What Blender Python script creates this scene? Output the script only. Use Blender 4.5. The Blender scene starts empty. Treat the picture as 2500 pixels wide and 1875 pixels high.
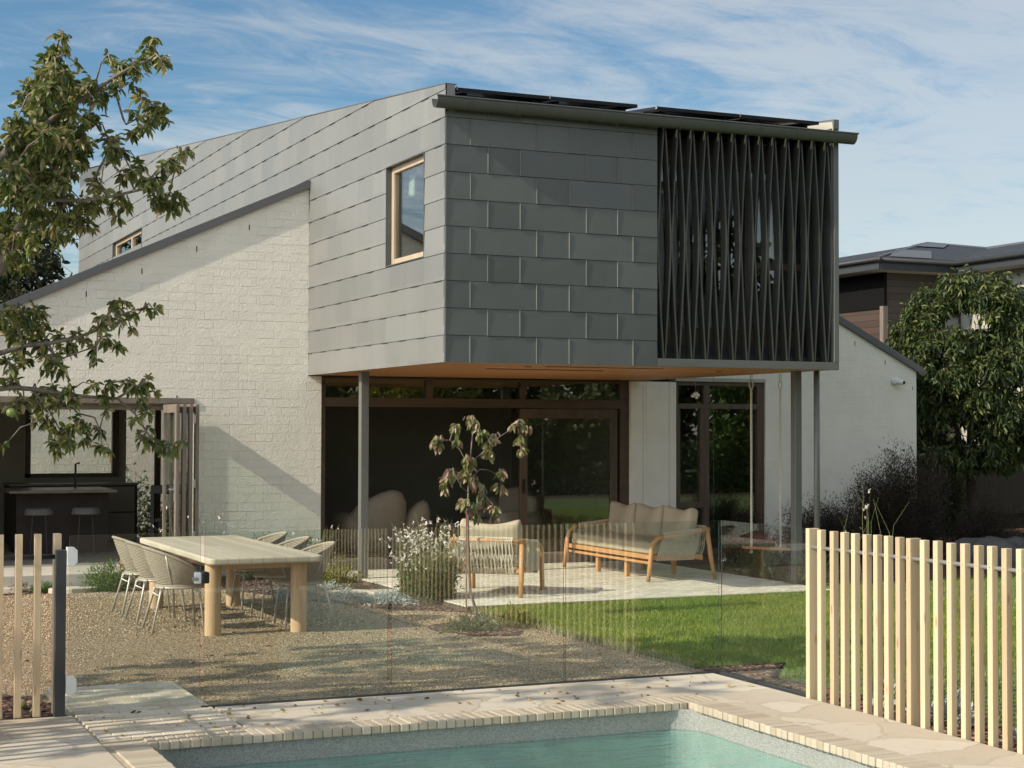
import bpy, math, random
import numpy as np
from mathutils import Vector, Matrix
random.seed(7); rng=np.random.default_rng(7)
S=bpy.context.scene; COL=S.collection
pi=math.pi
# ------------------------------------------------------------------ camera
YAW,PITCH,ROLL=0.421928,0.0277906,0.00255515
Fw=Vector((math.sin(YAW)*math.cos(PITCH),math.cos(YAW)*math.cos(PITCH),math.sin(PITCH)))
r0=Vector((math.cos(YAW),-math.sin(YAW),0)); u0=r0.cross(Fw)
Rv=r0*math.cos(ROLL)+u0*math.sin(ROLL); Uv=u0*math.cos(ROLL)-r0*math.sin(ROLL)
cam=bpy.data.cameras.new('camera'); camo=bpy.data.objects.new('camera',cam); COL.objects.link(camo)
m=Matrix((( Rv.x,Uv.x,-Fw.x,0),(Rv.y,Uv.y,-Fw.y,0),(Rv.z,Uv.z,-Fw.z,1.95),(0,0,0,1)))
camo.matrix_world=m; cam.lens=57.618; cam.sensor_width=36; cam.clip_start=.05; cam.clip_end=2000
S.camera=camo
# ------------------------------------------------------------------ sky, sun, exposure
SUN=Vector((-1,-.12,.65)).normalized(); EL=math.asin(SUN.z); AZ=math.atan2(SUN.x,SUN.y)
w=bpy.data.worlds.new('World'); S.world=w; w.use_nodes=True; nt=w.node_tree; N=nt.nodes; L=nt.links
bg=N['Background']; bg.inputs[1].default_value=.10
sk=N.new('ShaderNodeTexSky'); sk.sky_type='NISHITA'; sk.sun_disc=False; sk.sun_elevation=EL; sk.sun_rotation=AZ%(2*pi)
sk.air_density=1.0; sk.dust_density=.6; sk.ozone_density=1.3
tc=N.new('ShaderNodeTexCoord'); sp=N.new('ShaderNodeSeparateXYZ'); L.new(tc.outputs['Generated'],sp.inputs[0])
def wmath(op,a,b=None,c=None):
    n=N.new('ShaderNodeMath'); n.operation=op
    for i,v in enumerate((a,b,c)):
        if v is None: continue
        if isinstance(v,(int,float)): n.inputs[i].default_value=v
        else: L.new(v,n.inputs[i])
    return n.outputs[0]
zz=wmath('ADD',wmath('MAXIMUM',sp.outputs[2],0),.10)
cmb=N.new('ShaderNodeCombineXYZ'); L.new(wmath('DIVIDE',sp.outputs[0],zz),cmb.inputs[0]); L.new(wmath('DIVIDE',sp.outputs[1],zz),cmb.inputs[1])
mp=N.new('ShaderNodeMapping'); L.new(cmb.outputs[0],mp.inputs[0]); mp.inputs['Rotation'].default_value=(0,0,-.25); mp.inputs['Scale'].default_value=(.85,1.55,1); mp.inputs['Location'].default_value=(1.3,.4,0)
def wnoise(sc,det,rough,dist,src):
    n=N.new('ShaderNodeTexNoise'); n.inputs['Scale'].default_value=sc; n.inputs['Detail'].default_value=det; n.inputs['Roughness'].default_value=rough; n.inputs['Distortion'].default_value=dist; L.new(src,n.inputs[0]); return n.outputs['Fac']
a=wnoise(.85,9,.60,1.0,mp.outputs[0]); b=wnoise(.3,4,.5,.3,mp.outputs[0]); c=wnoise(3.0,7,.66,1.4,mp.outputs[0])
# more cover to the east of the view and towards the horizon
d0=Vector((.02,.97,.22)).normalized()
dt=wmath('MAXIMUM',wmath('ADD',wmath('ADD',wmath('MULTIPLY',sp.outputs[0],d0.x),wmath('MULTIPLY',sp.outputs[1],d0.y)),wmath('MULTIPLY',sp.outputs[2],d0.z)),0)
east=wmath('SUBTRACT',-.40,wmath('MULTIPLY',wmath('POWER',dt,9),.36))
dens=wmath('ADD',wmath('ADD',wmath('MULTIPLY',a,1.35),wmath('MULTIPLY',b,.55)),wmath('MULTIPLY',c,.85))
dens=wmath('ADD',dens,east)
dens=wmath('ADD',dens,wmath('MULTIPLY',wmath('SUBTRACT',.20,sp.outputs[2]),.30))
mr=N.new('ShaderNodeMapRange'); mr.interpolation_type='SMOOTHSTEP'; mr.inputs[1].default_value=.40; mr.inputs[2].default_value=.92; mr.inputs[4].default_value=.88; L.new(dens,mr.inputs[0])
mx=N.new('ShaderNodeMix'); mx.data_type='RGBA'; L.new(mr.outputs[0],mx.inputs[0]); 
hs=N.new('ShaderNodeHueSaturation'); hs.inputs['Saturation'].default_value=.92; hs.inputs['Value'].default_value=1.0
tn=N.new('ShaderNodeMix'); tn.data_type='RGBA'; tn.blend_type='MULTIPLY'; tn.inputs[0].default_value=1; L.new(sk.outputs[0],tn.inputs[6]); tn.inputs[7].default_value=(.36,.585,.69,1); L.new(tn.outputs[2],hs.inputs['Color'])
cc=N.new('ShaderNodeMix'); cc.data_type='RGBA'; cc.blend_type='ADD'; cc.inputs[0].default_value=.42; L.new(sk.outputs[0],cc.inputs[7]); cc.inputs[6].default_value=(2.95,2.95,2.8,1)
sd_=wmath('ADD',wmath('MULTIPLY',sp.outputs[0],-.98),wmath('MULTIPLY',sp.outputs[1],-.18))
gl_=wmath('MULTIPLY_ADD',wmath('MAXIMUM',wmath('ADD',sd_,.15),0),1.5,.84)   # unseen thin cloud on the sun's side, brightness added to lift shaded walls
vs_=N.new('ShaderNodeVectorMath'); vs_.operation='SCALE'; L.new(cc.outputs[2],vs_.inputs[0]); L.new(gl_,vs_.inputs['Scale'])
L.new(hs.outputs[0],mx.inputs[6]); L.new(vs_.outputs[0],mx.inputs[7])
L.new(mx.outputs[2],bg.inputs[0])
sun=bpy.data.lights.new('sun','SUN'); suno=bpy.data.objects.new('sun',sun); COL.objects.link(suno)
sun.energy=3.15; sun.angle=math.radians(.53); sun.color=(1,.90,.74)
suno.rotation_euler=(-SUN).to_track_quat('-Z','Y').to_euler(); suno.location=(-20,0,20)
S.view_settings.view_transform='Standard'; S.view_settings.look='None'; S.view_settings.exposure=0.7; S.view_settings.gamma=1
S.render.engine='CYCLES'
S.cycles.max_bounces=8; S.cycles.transparent_max_bounces=24; S.cycles.glossy_bounces=4; S.cycles.diffuse_bounces=3
# ------------------------------------------------------------------ materials
def hexc(c): return (c[0],c[1],c[2],1)
class NT:
    def __init__(s,name):
        s.m=bpy.data.materials.new(name); s.m.use_nodes=True; s.N=s.m.node_tree.nodes; s.L=s.m.node_tree.links
        s.out=s.N['Material Output']; s.p=s.N['Principled BSDF']; s._c=None
    def co(s,scale=(1,1,1),rot=(0,0,0),loc=(0,0,0)):
        if s._c is None: s._c=s.N.new('ShaderNodeTexCoord').outputs['Object']
        mp=s.N.new('ShaderNodeMapping'); s.L.new(s._c,mp.inputs[0]); mp.inputs['Scale'].default_value=scale; mp.inputs['Rotation'].default_value=rot; mp.inputs['Location'].default_value=loc
        return mp.outputs[0]
    def set(s,inp,v):
        if isinstance(v,(int,float)): inp.default_value=v
        elif isinstance(v,tuple): inp.default_value=hexc(v) if len(v)==3 and inp.type=='RGBA' else v
        else: s.L.new(v,inp)
    def noise(s,sc,det=3,rough=.5,dist=0,v=None,out='Fac'):
        n=s.N.new('ShaderNodeTexNoise'); s.L.new(v if v is not None else s.co(),n.inputs[0])
        n.inputs['Scale'].default_value=sc; n.inputs['Detail'].default_value=det; n.inputs['Roughness'].default_value=rough; n.inputs['Distortion'].default_value=dist
        return n.outputs[out]
    def vor(s,sc,feat='F1',v=None,out='Distance',rnd=1):
        n=s.N.new('ShaderNodeTexVoronoi'); n.feature=feat; n.inputs['Scale'].default_value=sc; n.inputs['Randomness'].default_value=rnd
        s.L.new(v if v is not None else s.co(),n.inputs[0]); return n.outputs[out]
    def ma(s,op,a,b=0.,c=None,clamp=False):
        n=s.N.new('ShaderNodeMath'); n.operation=op; n.use_clamp=clamp
        s.set(n.inputs[0],a); s.set(n.inputs[1],b)
        if c is not None: s.set(n.inputs[2],c)
        return n.outputs[0]
    def ramp(s,fac,stops):
        n=s.N.new('ShaderNodeValToRGB'); e=n.color_ramp.elements
        while len(e)<len(stops): e.new(.5)
        for i,(p,c) in enumerate(stops): e[i].position=p; e[i].color=hexc(c) if isinstance(c,tuple) else (c,c,c,1)
        s.set(n.inputs[0],fac); return n.outputs[0]
    def mix(s,f,a,b,mode='MIX'):
        n=s.N.new('ShaderNodeMix'); n.data_type='RGBA'; n.blend_type=mode
        s.set(n.inputs[0],f); s.set(n.inputs[6],a); s.set(n.inputs[7],b); return n.outputs[2]
    def bump(s,h,st=.5,d=.01,nrm=None):
        n=s.N.new('ShaderNodeBump'); n.inputs['Strength'].default_value=st; n.inputs['Distance'].default_value=d; s.L.new(h,n.inputs['Height'])
        if nrm is not None: s.L.new(nrm,n.inputs['Normal'])
        s.L.new(n.outputs[0],s.p.inputs['Normal']); return n.outputs[0]
    def base(s,c): s.set(s.p.inputs['Base Color'],c)
    def rough(s,v): s.set(s.p.inputs['Roughness'],v)
    def island(s): return s.N.new('ShaderNodeNewGeometry').outputs['Random Per Island']
    def objrand(s): return s.N.new('ShaderNodeObjectInfo').outputs['Random']
def plain(name,c,rough=.6,metal=0,var=.12,vs=6,bump=0,bs=60,spec=.5,bd=.003):
    t=NT(name); f=t.noise(vs,5,.6)
    lo=tuple(x*(1-var) for x in c); hi=tuple(min(1,x*(1+var)) for x in c)
    t.base(t.ramp(f,[(.3,lo),(.7,hi)])); t.rough(rough); t.p.inputs['Metallic'].default_value=metal; t.p.inputs['Specular IOR Level'].default_value=spec
    if bump: t.bump(t.noise(bs,4,.6),bump,bd)
    return t.m
def wood(name,c1,c2,axis=2,rough=.6,fine=40,bump=.25,isl=.0,knots=0):
    t=NT(name); sc=[fine,fine,fine]; sc[axis]=fine*.045
    v=t.co(tuple(sc)); f=t.noise(1,5,.65,.6,v)
    g=[6,6,6]; g[axis]=.7; f2=t.noise(1,3,.5,.8,t.co(tuple(g)))
    k=t.ma('ADD',t.ma('MULTIPLY',f,.6),t.ma('MULTIPLY',f2,.4))
    if isl: k=t.ma('ADD',k,t.ma('MULTIPLY',t.ma('SUBTRACT',t.objrand(),.5),isl))
    col=t.ramp(k,[(.32,c1),(.68,c2)])
    if knots:
        vv=t.vor(1.0,'F1',t.co((9,9,2.6))); col=t.mix(t.ramp(vv,[(.05,.75),(.13,0.)]),col,(.26,.14,.06))
        col=t.mix(t.ma('MULTIPLY',t.objrand(),.35),col,(.72,.50,.28))
    t.base(col); t.rough(rough); t.bump(f,bump,.002)
    return t.m
def leafmat(name,cols,trans=.35,rough=.45,spec=.4):
    t=NT(name); t.base(t.ramp(t.island(),[(i/(len(cols)-1) if len(cols)>1 else 0,c) for i,c in enumerate(cols)])); t.rough(rough); t.p.inputs['Specular IOR Level'].default_value=spec
    tr=t.N.new('ShaderNodeBsdfTranslucent'); src=t.p.inputs['Base Color'].links[0].from_socket
    h=t.N.new('ShaderNodeHueSaturation'); h.inputs['Hue'].default_value=.485; h.inputs['Saturation'].default_value=1.15; h.inputs['Value'].default_value=1.3; t.L.new(src,h.inputs['Color']); t.L.new(h.outputs[0],tr.inputs[0])
    mx=t.N.new('ShaderNodeMixShader'); mx.inputs[0].default_value=trans; t.L.new(t.p.outputs[0],mx.inputs[1]); t.L.new(tr.outputs[0],mx.inputs[2]); t.L.new(mx.outputs[0],t.out.inputs[0])
    return t.m
def glass(name,tint=(.9,.94,.92),f0=.05,wave=0,ws=2):
    t=NT(name); g=t.N.new('ShaderNodeNewGeometry'); d=t.N.new('ShaderNodeVectorMath'); d.operation='DOT_PRODUCT'; t.L.new(g.outputs['Normal'],d.inputs[0]); t.L.new(g.outputs['Incoming'],d.inputs[1])
    c=t.ma('SUBTRACT',1,t.ma('ABSOLUTE',d.outputs['Value'])); f=t.ma('ADD',t.ma('MULTIPLY',t.ma('POWER',c,5),1-f0),f0,clamp=True)
    tr=t.N.new('ShaderNodeBsdfTransparent'); tr.inputs[0].default_value=hexc(tint); gl=t.N.new('ShaderNodeBsdfGlossy'); gl.inputs['Roughness'].default_value=0.0; gl.inputs[0].default_value=(1,1,1,1)
    if wave:
        b=t.N.new('ShaderNodeBump'); b.inputs['Strength'].default_value=wave; b.inputs['Distance'].default_value=.02; t.L.new(t.noise(ws,2,.5),b.inputs['Height']); t.L.new(b.outputs[0],gl.inputs['Normal'])
    mx=t.N.new('ShaderNodeMixShader'); t.L.new(f,mx.inputs[0]); t.L.new(tr.outputs[0],mx.inputs[1]); t.L.new(gl.outputs[0],mx.inputs[2]); t.L.new(mx.outputs[0],t.out.inputs[0])
    t.N.remove(t.p); return t.m
M={}
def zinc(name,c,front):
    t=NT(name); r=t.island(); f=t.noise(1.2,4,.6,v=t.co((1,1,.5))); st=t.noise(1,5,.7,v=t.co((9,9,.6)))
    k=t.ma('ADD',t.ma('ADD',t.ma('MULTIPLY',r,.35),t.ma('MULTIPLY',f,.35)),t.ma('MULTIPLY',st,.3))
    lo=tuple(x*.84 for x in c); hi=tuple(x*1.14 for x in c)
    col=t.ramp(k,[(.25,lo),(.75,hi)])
    if not front:  # upright tonal strips of single sheets along the flank
        b=t.N.new('ShaderNodeTexBrick'); t.L.new(t.co((0,1,1),(0,0,0)),b.inputs[0])
        sx=t.N.new('ShaderNodeSeparateXYZ'); t.L.new(t._c,sx.inputs[0]); cb=t.N.new('ShaderNodeCombineXYZ'); t.L.new(sx.outputs[1],cb.inputs[0]); t.L.new(sx.outputs[2],cb.inputs[1]); t.L.new(cb.outputs[0],b.inputs[0])
        b.inputs['Scale'].default_value=1; b.inputs['Brick Width'].default_value=.62; b.inputs['Row Height'].default_value=.3048; b.inputs['Mortar Size'].default_value=0.0; b.offset=.37
        b.inputs['Color1'].default_value=(.90,.91,.92,1); b.inputs['Color2'].default_value=(1.04,1.03,1.02,1)
        col=t.mix(1.,col,b.outputs[0],'MULTIPLY')
    t.base(col); t.p.inputs['Metallic'].default_value=.25; t.rough(t.ramp(f,[(.3,(.42,)*3),(.7,(.56,)*3)]))
    h=t.ma('ADD',t.noise(1.6,2,.5,.4),t.ma('MULTIPLY',t.noise(5,2,.5),.3)); t.bump(h,.30,.03)
    return t.m
M['zinc']=zinc('zinc_front_shade',(.13,.137,.128),True)  # same zinc as the flank, its shade put into a darker base colour
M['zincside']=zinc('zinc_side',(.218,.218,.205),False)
M['zincdark']=plain('dark_zinc_trim',(.10,.105,.10),.5,.3,.1,3,.1,8)
M['steel']=plain('grey_painted_steel',(.145,.147,.133),.45,.1,.06,3)
M['fascia']=plain('charcoal_fascia',(.115,.115,.118),.5,.2,.06,2)
M['louvre']=plain('louvre_metal',(.085,.085,.074),.34,.4,.06,3)
M['gut']=plain('gutter_metal',(.115,.118,.108),.45,.3,.06,3)
M['black']=plain('black_metal',(.012,.012,.013),.45,.2,.1,5)
M['bulk']=plain('matt_black_board',(.010,.010,.010),.95,0,.1,5,spec=.05)
M['char']=plain('charcoal_powdercoat',(.04,.043,.045),.45,.1,.06,5)
def brickpaint(name,c,bs,mort=.5):
    t=NT(name); b=t.N.new('ShaderNodeTexBrick'); sx=t.N.new('ShaderNodeSeparateXYZ'); t.co(); 
    wob=t.noise(1.7,3,.6,out='Color'); 
    sub=t.N.new('ShaderNodeVectorMath'); sub.operation='SCALE'; sub.inputs['Scale'].default_value=.035; t.L.new(wob,sub.inputs[0])
    ad=t.N.new('ShaderNodeVectorMath'); ad.operation='ADD'; t.L.new(t._c,ad.inputs[0]); t.L.new(sub.outputs[0],ad.inputs[1]); t.L.new(ad.outputs[0],sx.inputs[0])
    cb=t.N.new('ShaderNodeCombineXYZ'); t.L.new(sx.outputs[0],cb.inputs[0]); t.L.new(sx.outputs[2],cb.inputs[1]); t.L.new(cb.outputs[0],b.inputs[0])
    b.inputs['Scale'].default_value=1; b.inputs['Brick Width'].default_value=.243; b.inputs['Row Height'].default_value=.119; b.inputs['Mortar Size'].default_value=.0065; b.inputs['Mortar Smooth'].default_value=.6
    b.inputs['Color1'].default_value=(0,0,0,1); b.inputs['Color2'].default_value=(1,1,1,1); b.inputs['Mortar'].default_value=(.2,.2,.2,1)
    h=t.ma('ADD',t.ma('MULTIPLY',t.ma('MULTIPLY',t.ma('SUBTRACT',1,b.outputs['Fac']),t.noise(3.3,3,.6)),mort),t.ma('MULTIPLY',b.outputs['Color'],.65))
    h=t.ma('ADD',h,t.ma('MULTIPLY',t.noise(34,4,.75),1.5)); h=t.ma('ADD',h,t.ma('MULTIPLY',t.noise(7,4,.6),.9))
    gr=t.noise(2.2,5,.6); col=t.ramp(gr,[(.3,tuple(x*.93 for x in c)),(.7,tuple(min(1,x*1.04) for x in c))])
    col=t.mix(t.ma('MULTIPLY',b.outputs['Fac'],.04),col,tuple(x*.8 for x in c))
    t.base(col); t.rough(.75); t.bump(h,bs,.014); return t.m
M['brick']=brickpaint('white_painted_brick',(.80,.765,.665),1.0,.26)
M['brick2']=brickpaint('smooth_painted_brick',(.80,.765,.665),.45,.28)
M['soffit']=None
def boards(name,c1,c2,wd,ax_across,gap=.05,rough=.55,length=3.1):
    t=NT(name); sx=t.N.new('ShaderNodeSeparateXYZ'); t.co(); t.L.new(t._c,sx.inputs[0])
    a,b_=sx.outputs[ax_across[0]],sx.outputs[ax_across[1]]; cb=t.N.new('ShaderNodeCombineXYZ'); t.L.new(a,cb.inputs[0]); t.L.new(b_,cb.inputs[1])
    b=t.N.new('ShaderNodeTexBrick'); t.L.new(cb.outputs[0],b.inputs[0]); b.inputs['Scale'].default_value=1; b.inputs['Brick Width'].default_value=length; b.inputs['Row Height'].default_value=wd; b.inputs['Mortar Size'].default_value=wd*gap; b.inputs['Mortar Smooth'].default_value=.1
    b.inputs['Color1'].default_value=(0,0,0,1); b.inputs['Color2'].default_value=(1,1,1,1); b.inputs['Mortar'].default_value=(.5,.5,.5,1); b.offset=.4
    sc=[30,30,30]; sc[ax_across[0]]=1.4
    g=t.noise(1,5,.65,.5,t.co(tuple(sc)))
    k=t.ma('ADD',t.ma('MULTIPLY',b.outputs['Color'],.5),t.ma('MULTIPLY',g,.5))
    col=t.ramp(k,[(.15,c1),(.85,c2)]); col=t.mix(b.outputs['Fac'],col,tuple(x*.12 for x in c1)); t.base(col); t.rough(rough)
    t.bump(t.ma('ADD',t.ma('MULTIPLY',t.ma('SUBTRACT',1,b.outputs['Fac']),1.),t.ma('MULTIPLY',g,.15)),.5,.006); return t.m
M['soffit']=boards('timber_soffit_boards',(.44,.19,.065),(.66,.33,.13),.066,(0,1),.05)
M['screen']=boards('brown_timber_boards',(.038,.022,.015),(.085,.050,.031),.155,(1,2),.03)
M['screend']=boards('dark_timber_boards',(.055,.042,.034),(.085,.065,.052),.155,(0,2),.03)
M['paling']=boards('black_stained_palings',(.010,.0095,.009),(.018,.017,.016),.12,(2,0),.05,.8)
M['darkwood']=wood('dark_timber_frame',(.045,.028,.018),(.115,.075,.048),0,.5,50)
M['darkwoodv']=wood('dark_timber_upright',(.05,.032,.022),(.13,.085,.056),2,.5,50)
M['greywood']=wood('weathered_timber',(.14,.108,.085),(.245,.20,.16),2,.6,50)
M['sashwood']=wood('pale_oak_sash',(.35,.26,.17),(.52,.41,.29),2,.5,50)
M['pine']=wood('raw_pine',(.42,.315,.19),(.62,.50,.335),2,.65,42,.35,.30,1)
M['teak']=wood('oiled_teak',(.42,.20,.075),(.62,.34,.15),0,.5,40)
M['teaktop']=wood('silvered_teak_top',(.54,.43,.29),(.78,.67,.49),1,.6,34,.4)
M['tabletop']=boards('silvered_teak_boards',(.42,.35,.255),(.62,.54,.415),.115,(1,0),.012,.6,2.2)
M['teakleg']=wood('teak_leg',(.44,.27,.14),(.66,.46,.27),2,.55,36)
M['redwood']=wood('red_brown_timber',(.48,.19,.075),(.64,.29,.13),0,.5,50)
M['rope']=plain('woven_rope',(.60,.55,.44),.85,0,.15,60,.4,300,.2)
M['wicker']=plain('woven_cord',(.36,.305,.235),.8,0,.18,70,.4,260,.25)
M['fabric']=plain('olive_linen_fabric',(.41,.35,.25),.95,0,.05,5,.3,420,.1,.001)
M['fabric2']=plain('beige_boucle_fabric',(.27,.235,.18),.95,0,.06,5,.3,200,.1,.002)
M['chairmetal']=plain('champagne_metal',(.50,.46,.40),.4,.3,.04,5)
M['white']=plain('white_plastic',(.72,.73,.71),.4,0,.03,5)
M['galv']=plain('grey_tube',(.30,.30,.29),.45,.3,.06,5)
M['stool']=plain('speckled_boucle',(.16,.15,.14),.9,0,.6,160,.5,160)
M['interior']=plain('dark_painted_interior',(.34,.32,.25),.8,0,.08,2)
M['interior2']=plain('umber_interior_wall',(.26,.24,.19),.8,0,.08,2)
M['joinery']=plain('dark_joinery',(.030,.018,.014),.5,0,.25,4)
M['stonetop']=plain('stone_benchtop',(.20,.17,.13),.35,0,.2,5)
M['concrete']=plain('pale_concrete',(.50,.46,.385),.8,0,.14,3,.3,30)
M['soil']=plain('brown_soil',(.10,.075,.052),.95,0,.3,4,.8,25,.2,.02)
def mulch():
    t=NT('bark_mulch'); v=t.vor(38,'F1',t.co((1,1,1)),'Color'); f=t.vor(38,'F1',None,'Distance'); 
    t.base(t.ramp(v,[(.2,(.035,.018,.012)),(.5,(.10,.05,.032)),(.85,(.20,.12,.08))])); t.rough(.95); t.bump(f,1,.03); return t.m
M['mulch']=mulch()
def chipm(): 
    t=NT('mulch_chip'); t.base(t.ramp(t.island(),[(0,(.05,.022,.014)),(.6,(.17,.085,.055)),(1,(.30,.19,.13))])); t.rough(.9); return t.m
M['chip']=chipm()
def gravel():
    t=NT('fine_gravel'); v=t.vor(75,'F1',None,'Color'); d=t.vor(75,'F1',None,'Distance'); n=t.noise(1.1,5,.6); n2=t.noise(6,4,.7)
    sv=t.N.new('ShaderNodeSeparateColor'); t.L.new(v,sv.inputs[0])
    c=t.ramp(sv.outputs[0],[(0,(.25,.16,.085)),(.35,(.44,.31,.175)),(.7,(.60,.45,.27)),(1,(.80,.66,.46))])
    c=t.mix(t.ma('MULTIPLY',d,.9,clamp=True),c,(.10,.075,.048)); c=t.mix(1.,c,t.ramp(t.ma('ADD',t.ma('MULTIPLY',n,.6),t.ma('MULTIPLY',n2,.4)),[(.3,(.78,.76,.74)),(.7,(1.1,1.08,1.04))]),'MULTIPLY')
    t.base(c); t.rough(.9); t.bump(t.ma('ADD',t.ma('MULTIPLY',t.ma('SUBTRACT',1,d),1),t.ma('MULTIPLY',n2,1.2)),1,.02); return t.m
M['gravel']=gravel()
def peb():
    t=NT('gravel_stone'); t.base(t.ramp(t.island(),[(0,(.25,.165,.09)),(.5,(.44,.32,.19)),(.85,(.58,.45,.29)),(1,(.74,.63,.46))])); t.rough(.85); return t.m
M['pebble']=peb()
def islandmat(name,stops,rough=.75,ns=14,na=.25,bs=.4):
    t=NT(name); k=t.ma('ADD',t.ma('MULTIPLY',t.island(),1-na),t.ma('MULTIPLY',t.noise(ns,5,.65),na)); t.base(t.ramp(k,stops)); t.rough(rough); t.bump(t.noise(ns*3,5,.7),bs,.003); return t.m
M['paver']=islandmat('travertine_pavers',[(0,(.42,.34,.24)),(.35,(.52,.44,.325)),(.7,(.60,.525,.405)),(1,(.68,.61,.495))],.75,12,.35)
M['coping']=islandmat('travertine_coping',[(0,(.34,.275,.195)),(.35,(.40,.335,.245)),(.7,(.45,.385,.29)),(1,(.52,.455,.355))],.75,12,.35)
M['patiobrick']=islandmat('pale_patio_bricks',[(0,(.52,.465,.365)),(.5,(.66,.60,.49)),(1,(.78,.72,.60))],.8,10,.3)
M['grout']=plain('sand_grout',(.40,.34,.25),.9,0,.15,20,.4,80)
M['redbrick']=islandmat('recycled_red_brick',[(0,(.23,.105,.07)),(.5,(.34,.19,.135)),(.8,(.42,.30,.24)),(1,(.52,.44,.37))],.9,18,.4,.8)
def crazy():
    t=NT('crazy_paving'); t.co(); wob=t.noise(1.6,3,.6,out='Color'); s=t.N.new('ShaderNodeVectorMath'); s.operation='SCALE'; s.inputs['Scale'].default_value=.42; t.L.new(wob,s.inputs[0])
    a=t.N.new('ShaderNodeVectorMath'); a.operation='ADD'; t.L.new(t._c,a.inputs[0]); t.L.new(s.outputs[0],a.inputs[1])
    v=a.outputs[0]; e=t.vor(1.75,'DISTANCE_TO_EDGE',v); c=t.vor(1.75,'F1',v,'Color'); sc=t.N.new('ShaderNodeSeparateColor'); t.L.new(c,sc.inputs[0])
    n=t.noise(5,7,.7,.5); n2=t.noise(60,4,.7)
    col=t.ramp(sc.outputs[0],[(0,(.47,.405,.315)),(.5,(.54,.475,.38)),(1,(.58,.52,.43))])
    col=t.mix(t.ramp(n,[(.53,0.),(.75,.75)]),col,(.40,.30,.19)); col=t.mix(t.ma('MULTIPLY',n2,.25),col,(.45,.36,.25))
    g=t.ma('LESS_THAN',t.ma('ADD',e,t.ma('MULTIPLY',t.ma('SUBTRACT',t.noise(9,4,.7),.5),.03)),.019)
    col=t.mix(g,col,(.42,.36,.27)); t.base(col); t.rough(.7)
    t.bump(t.ma('ADD',t.ma('MULTIPLY',t.ma('SUBTRACT',1,g),.7),t.ma('ADD',t.ma('MULTIPLY',n,.5),t.ma('MULTIPLY',n2,.25))),.45,.008); return t.m
M['crazy']=crazy()
def pebcrete():
    t=NT('pool_pebble_render'); c=t.vor(160,'F1',None,'Color'); s=t.N.new('ShaderNodeSeparateColor'); t.L.new(c,s.inputs[0]); n=t.noise(3,4,.6)
    k=t.ma('ADD',t.ma('MULTIPLY',s.outputs[0],.7),t.ma('MULTIPLY',n,.3)); t.base(t.ramp(k,[(.1,(.19,.195,.175)),(.5,(.275,.283,.258)),(.9,(.37,.375,.345))])); t.rough(.7); t.bump(t.vor(160),.6,.004); return t.m
M['pebcrete']=pebcrete()
M['poolfloor']=plain('aqua_pool_plaster',(.30,.385,.355),.6,0,.16,2.5,.2,60)
M['pool_glass']=glass('fence_glass',(.93,.965,.95),.062,.012,1.5)
M['edge']=plain('glass_edge',(.07,.10,.09),.2,0,.1,5)
M['win']=glass('window_glass',(.76,.80,.77),.13,.02,1.2)
M['winh']=glass('upper_window_glass',(.62,.66,.66),.15,.02,1.2)
M['doorglass']=glass('tinted_door_glass',(.955,.98,.962),.03)
def solar():
    t=NT('solar_cells'); t.base((.012,.013,.018)); t.rough(.2); return t.m
M['solar']=solar()
def water():
    t=NT('pool_water'); g=t.N.new('ShaderNodeNewGeometry'); h=t.ma('ADD',t.noise(1.7,3,.55,1.2,t.co((1,2.4,1))),t.ma('MULTIPLY',t.noise(11,2,.5,.5,t.co((1,1.7,1))),.16))
    b=t.N.new('ShaderNodeBump'); b.inputs['Strength'].default_value=.7; b.inputs['Distance'].default_value=.06; t.L.new(h,b.inputs['Height'])
    d=t.N.new('ShaderNodeVectorMath'); d.operation='DOT_PRODUCT'; t.L.new(b.outputs[0],d.inputs[0]); t.L.new(g.outputs['Incoming'],d.inputs[1])
    c=t.ma('SUBTRACT',1,t.ma('ABSOLUTE',d.outputs['Value'])); f=t.ma('ADD',t.ma('MULTIPLY',t.ma('POWER',c,5),.98),.02,clamp=True)
    # straight-through light: the pool floor is seen where refraction would show it, close enough at this angle
    tr=t.N.new('ShaderNodeBsdfTransparent'); tr.inputs[0].default_value=(.80,.96,.925,1); gl=t.N.new('ShaderNodeBsdfGlossy'); gl.inputs['Roughness'].default_value=.02; t.L.new(b.outputs[0],gl.inputs['Normal'])
    mx=t.N.new('ShaderNodeMixShader'); t.L.new(f,mx.inputs[0]); t.L.new(tr.outputs[0],mx.inputs[1]); t.L.new(gl.outputs[0],mx.inputs[2]); t.L.new(mx.outputs[0],t.out.inputs[0])
    t.N.remove(t.p); return t.m
M['water']=water()
M['bark']=plain('grey_bark',(.20,.165,.135),.9,0,.35,25,.8,60,.2,.006)
M['barkd']=plain('dark_bark',(.07,.055,.045),.9,0,.35,25,.6,60,.2)
M['barkr']=plain('red_twig',(.20,.09,.06),.8,0,.3,25,.3,60,.2)
M['apple_leaf']=leafmat('apple_leaves',[(.05,.085,.022),(.09,.135,.034),(.15,.185,.05),(.26,.26,.09),(.42,.36,.20)],.34,.36)
M['apple']=plain('green_apple',(.17,.22,.06),.3,0,.2,10)
M['dog_leaf']=leafmat('dogwood_leaves',[(.11,.155,.045),(.17,.20,.065),(.24,.23,.10),(.34,.24,.15),(.46,.29,.23)],.25,.4,.5)
M['laurel']=leafmat('glossy_dark_leaves',[(.018,.036,.012),(.032,.058,.018),(.055,.085,.025),(.10,.13,.035),(.16,.17,.05)],.2,.42,.35)
M['bgleaf']=leafmat('dark_tree_leaves',[(.022,.030,.014),(.045,.055,.025),(.085,.075,.04)],.2,.6,.3)
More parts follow.
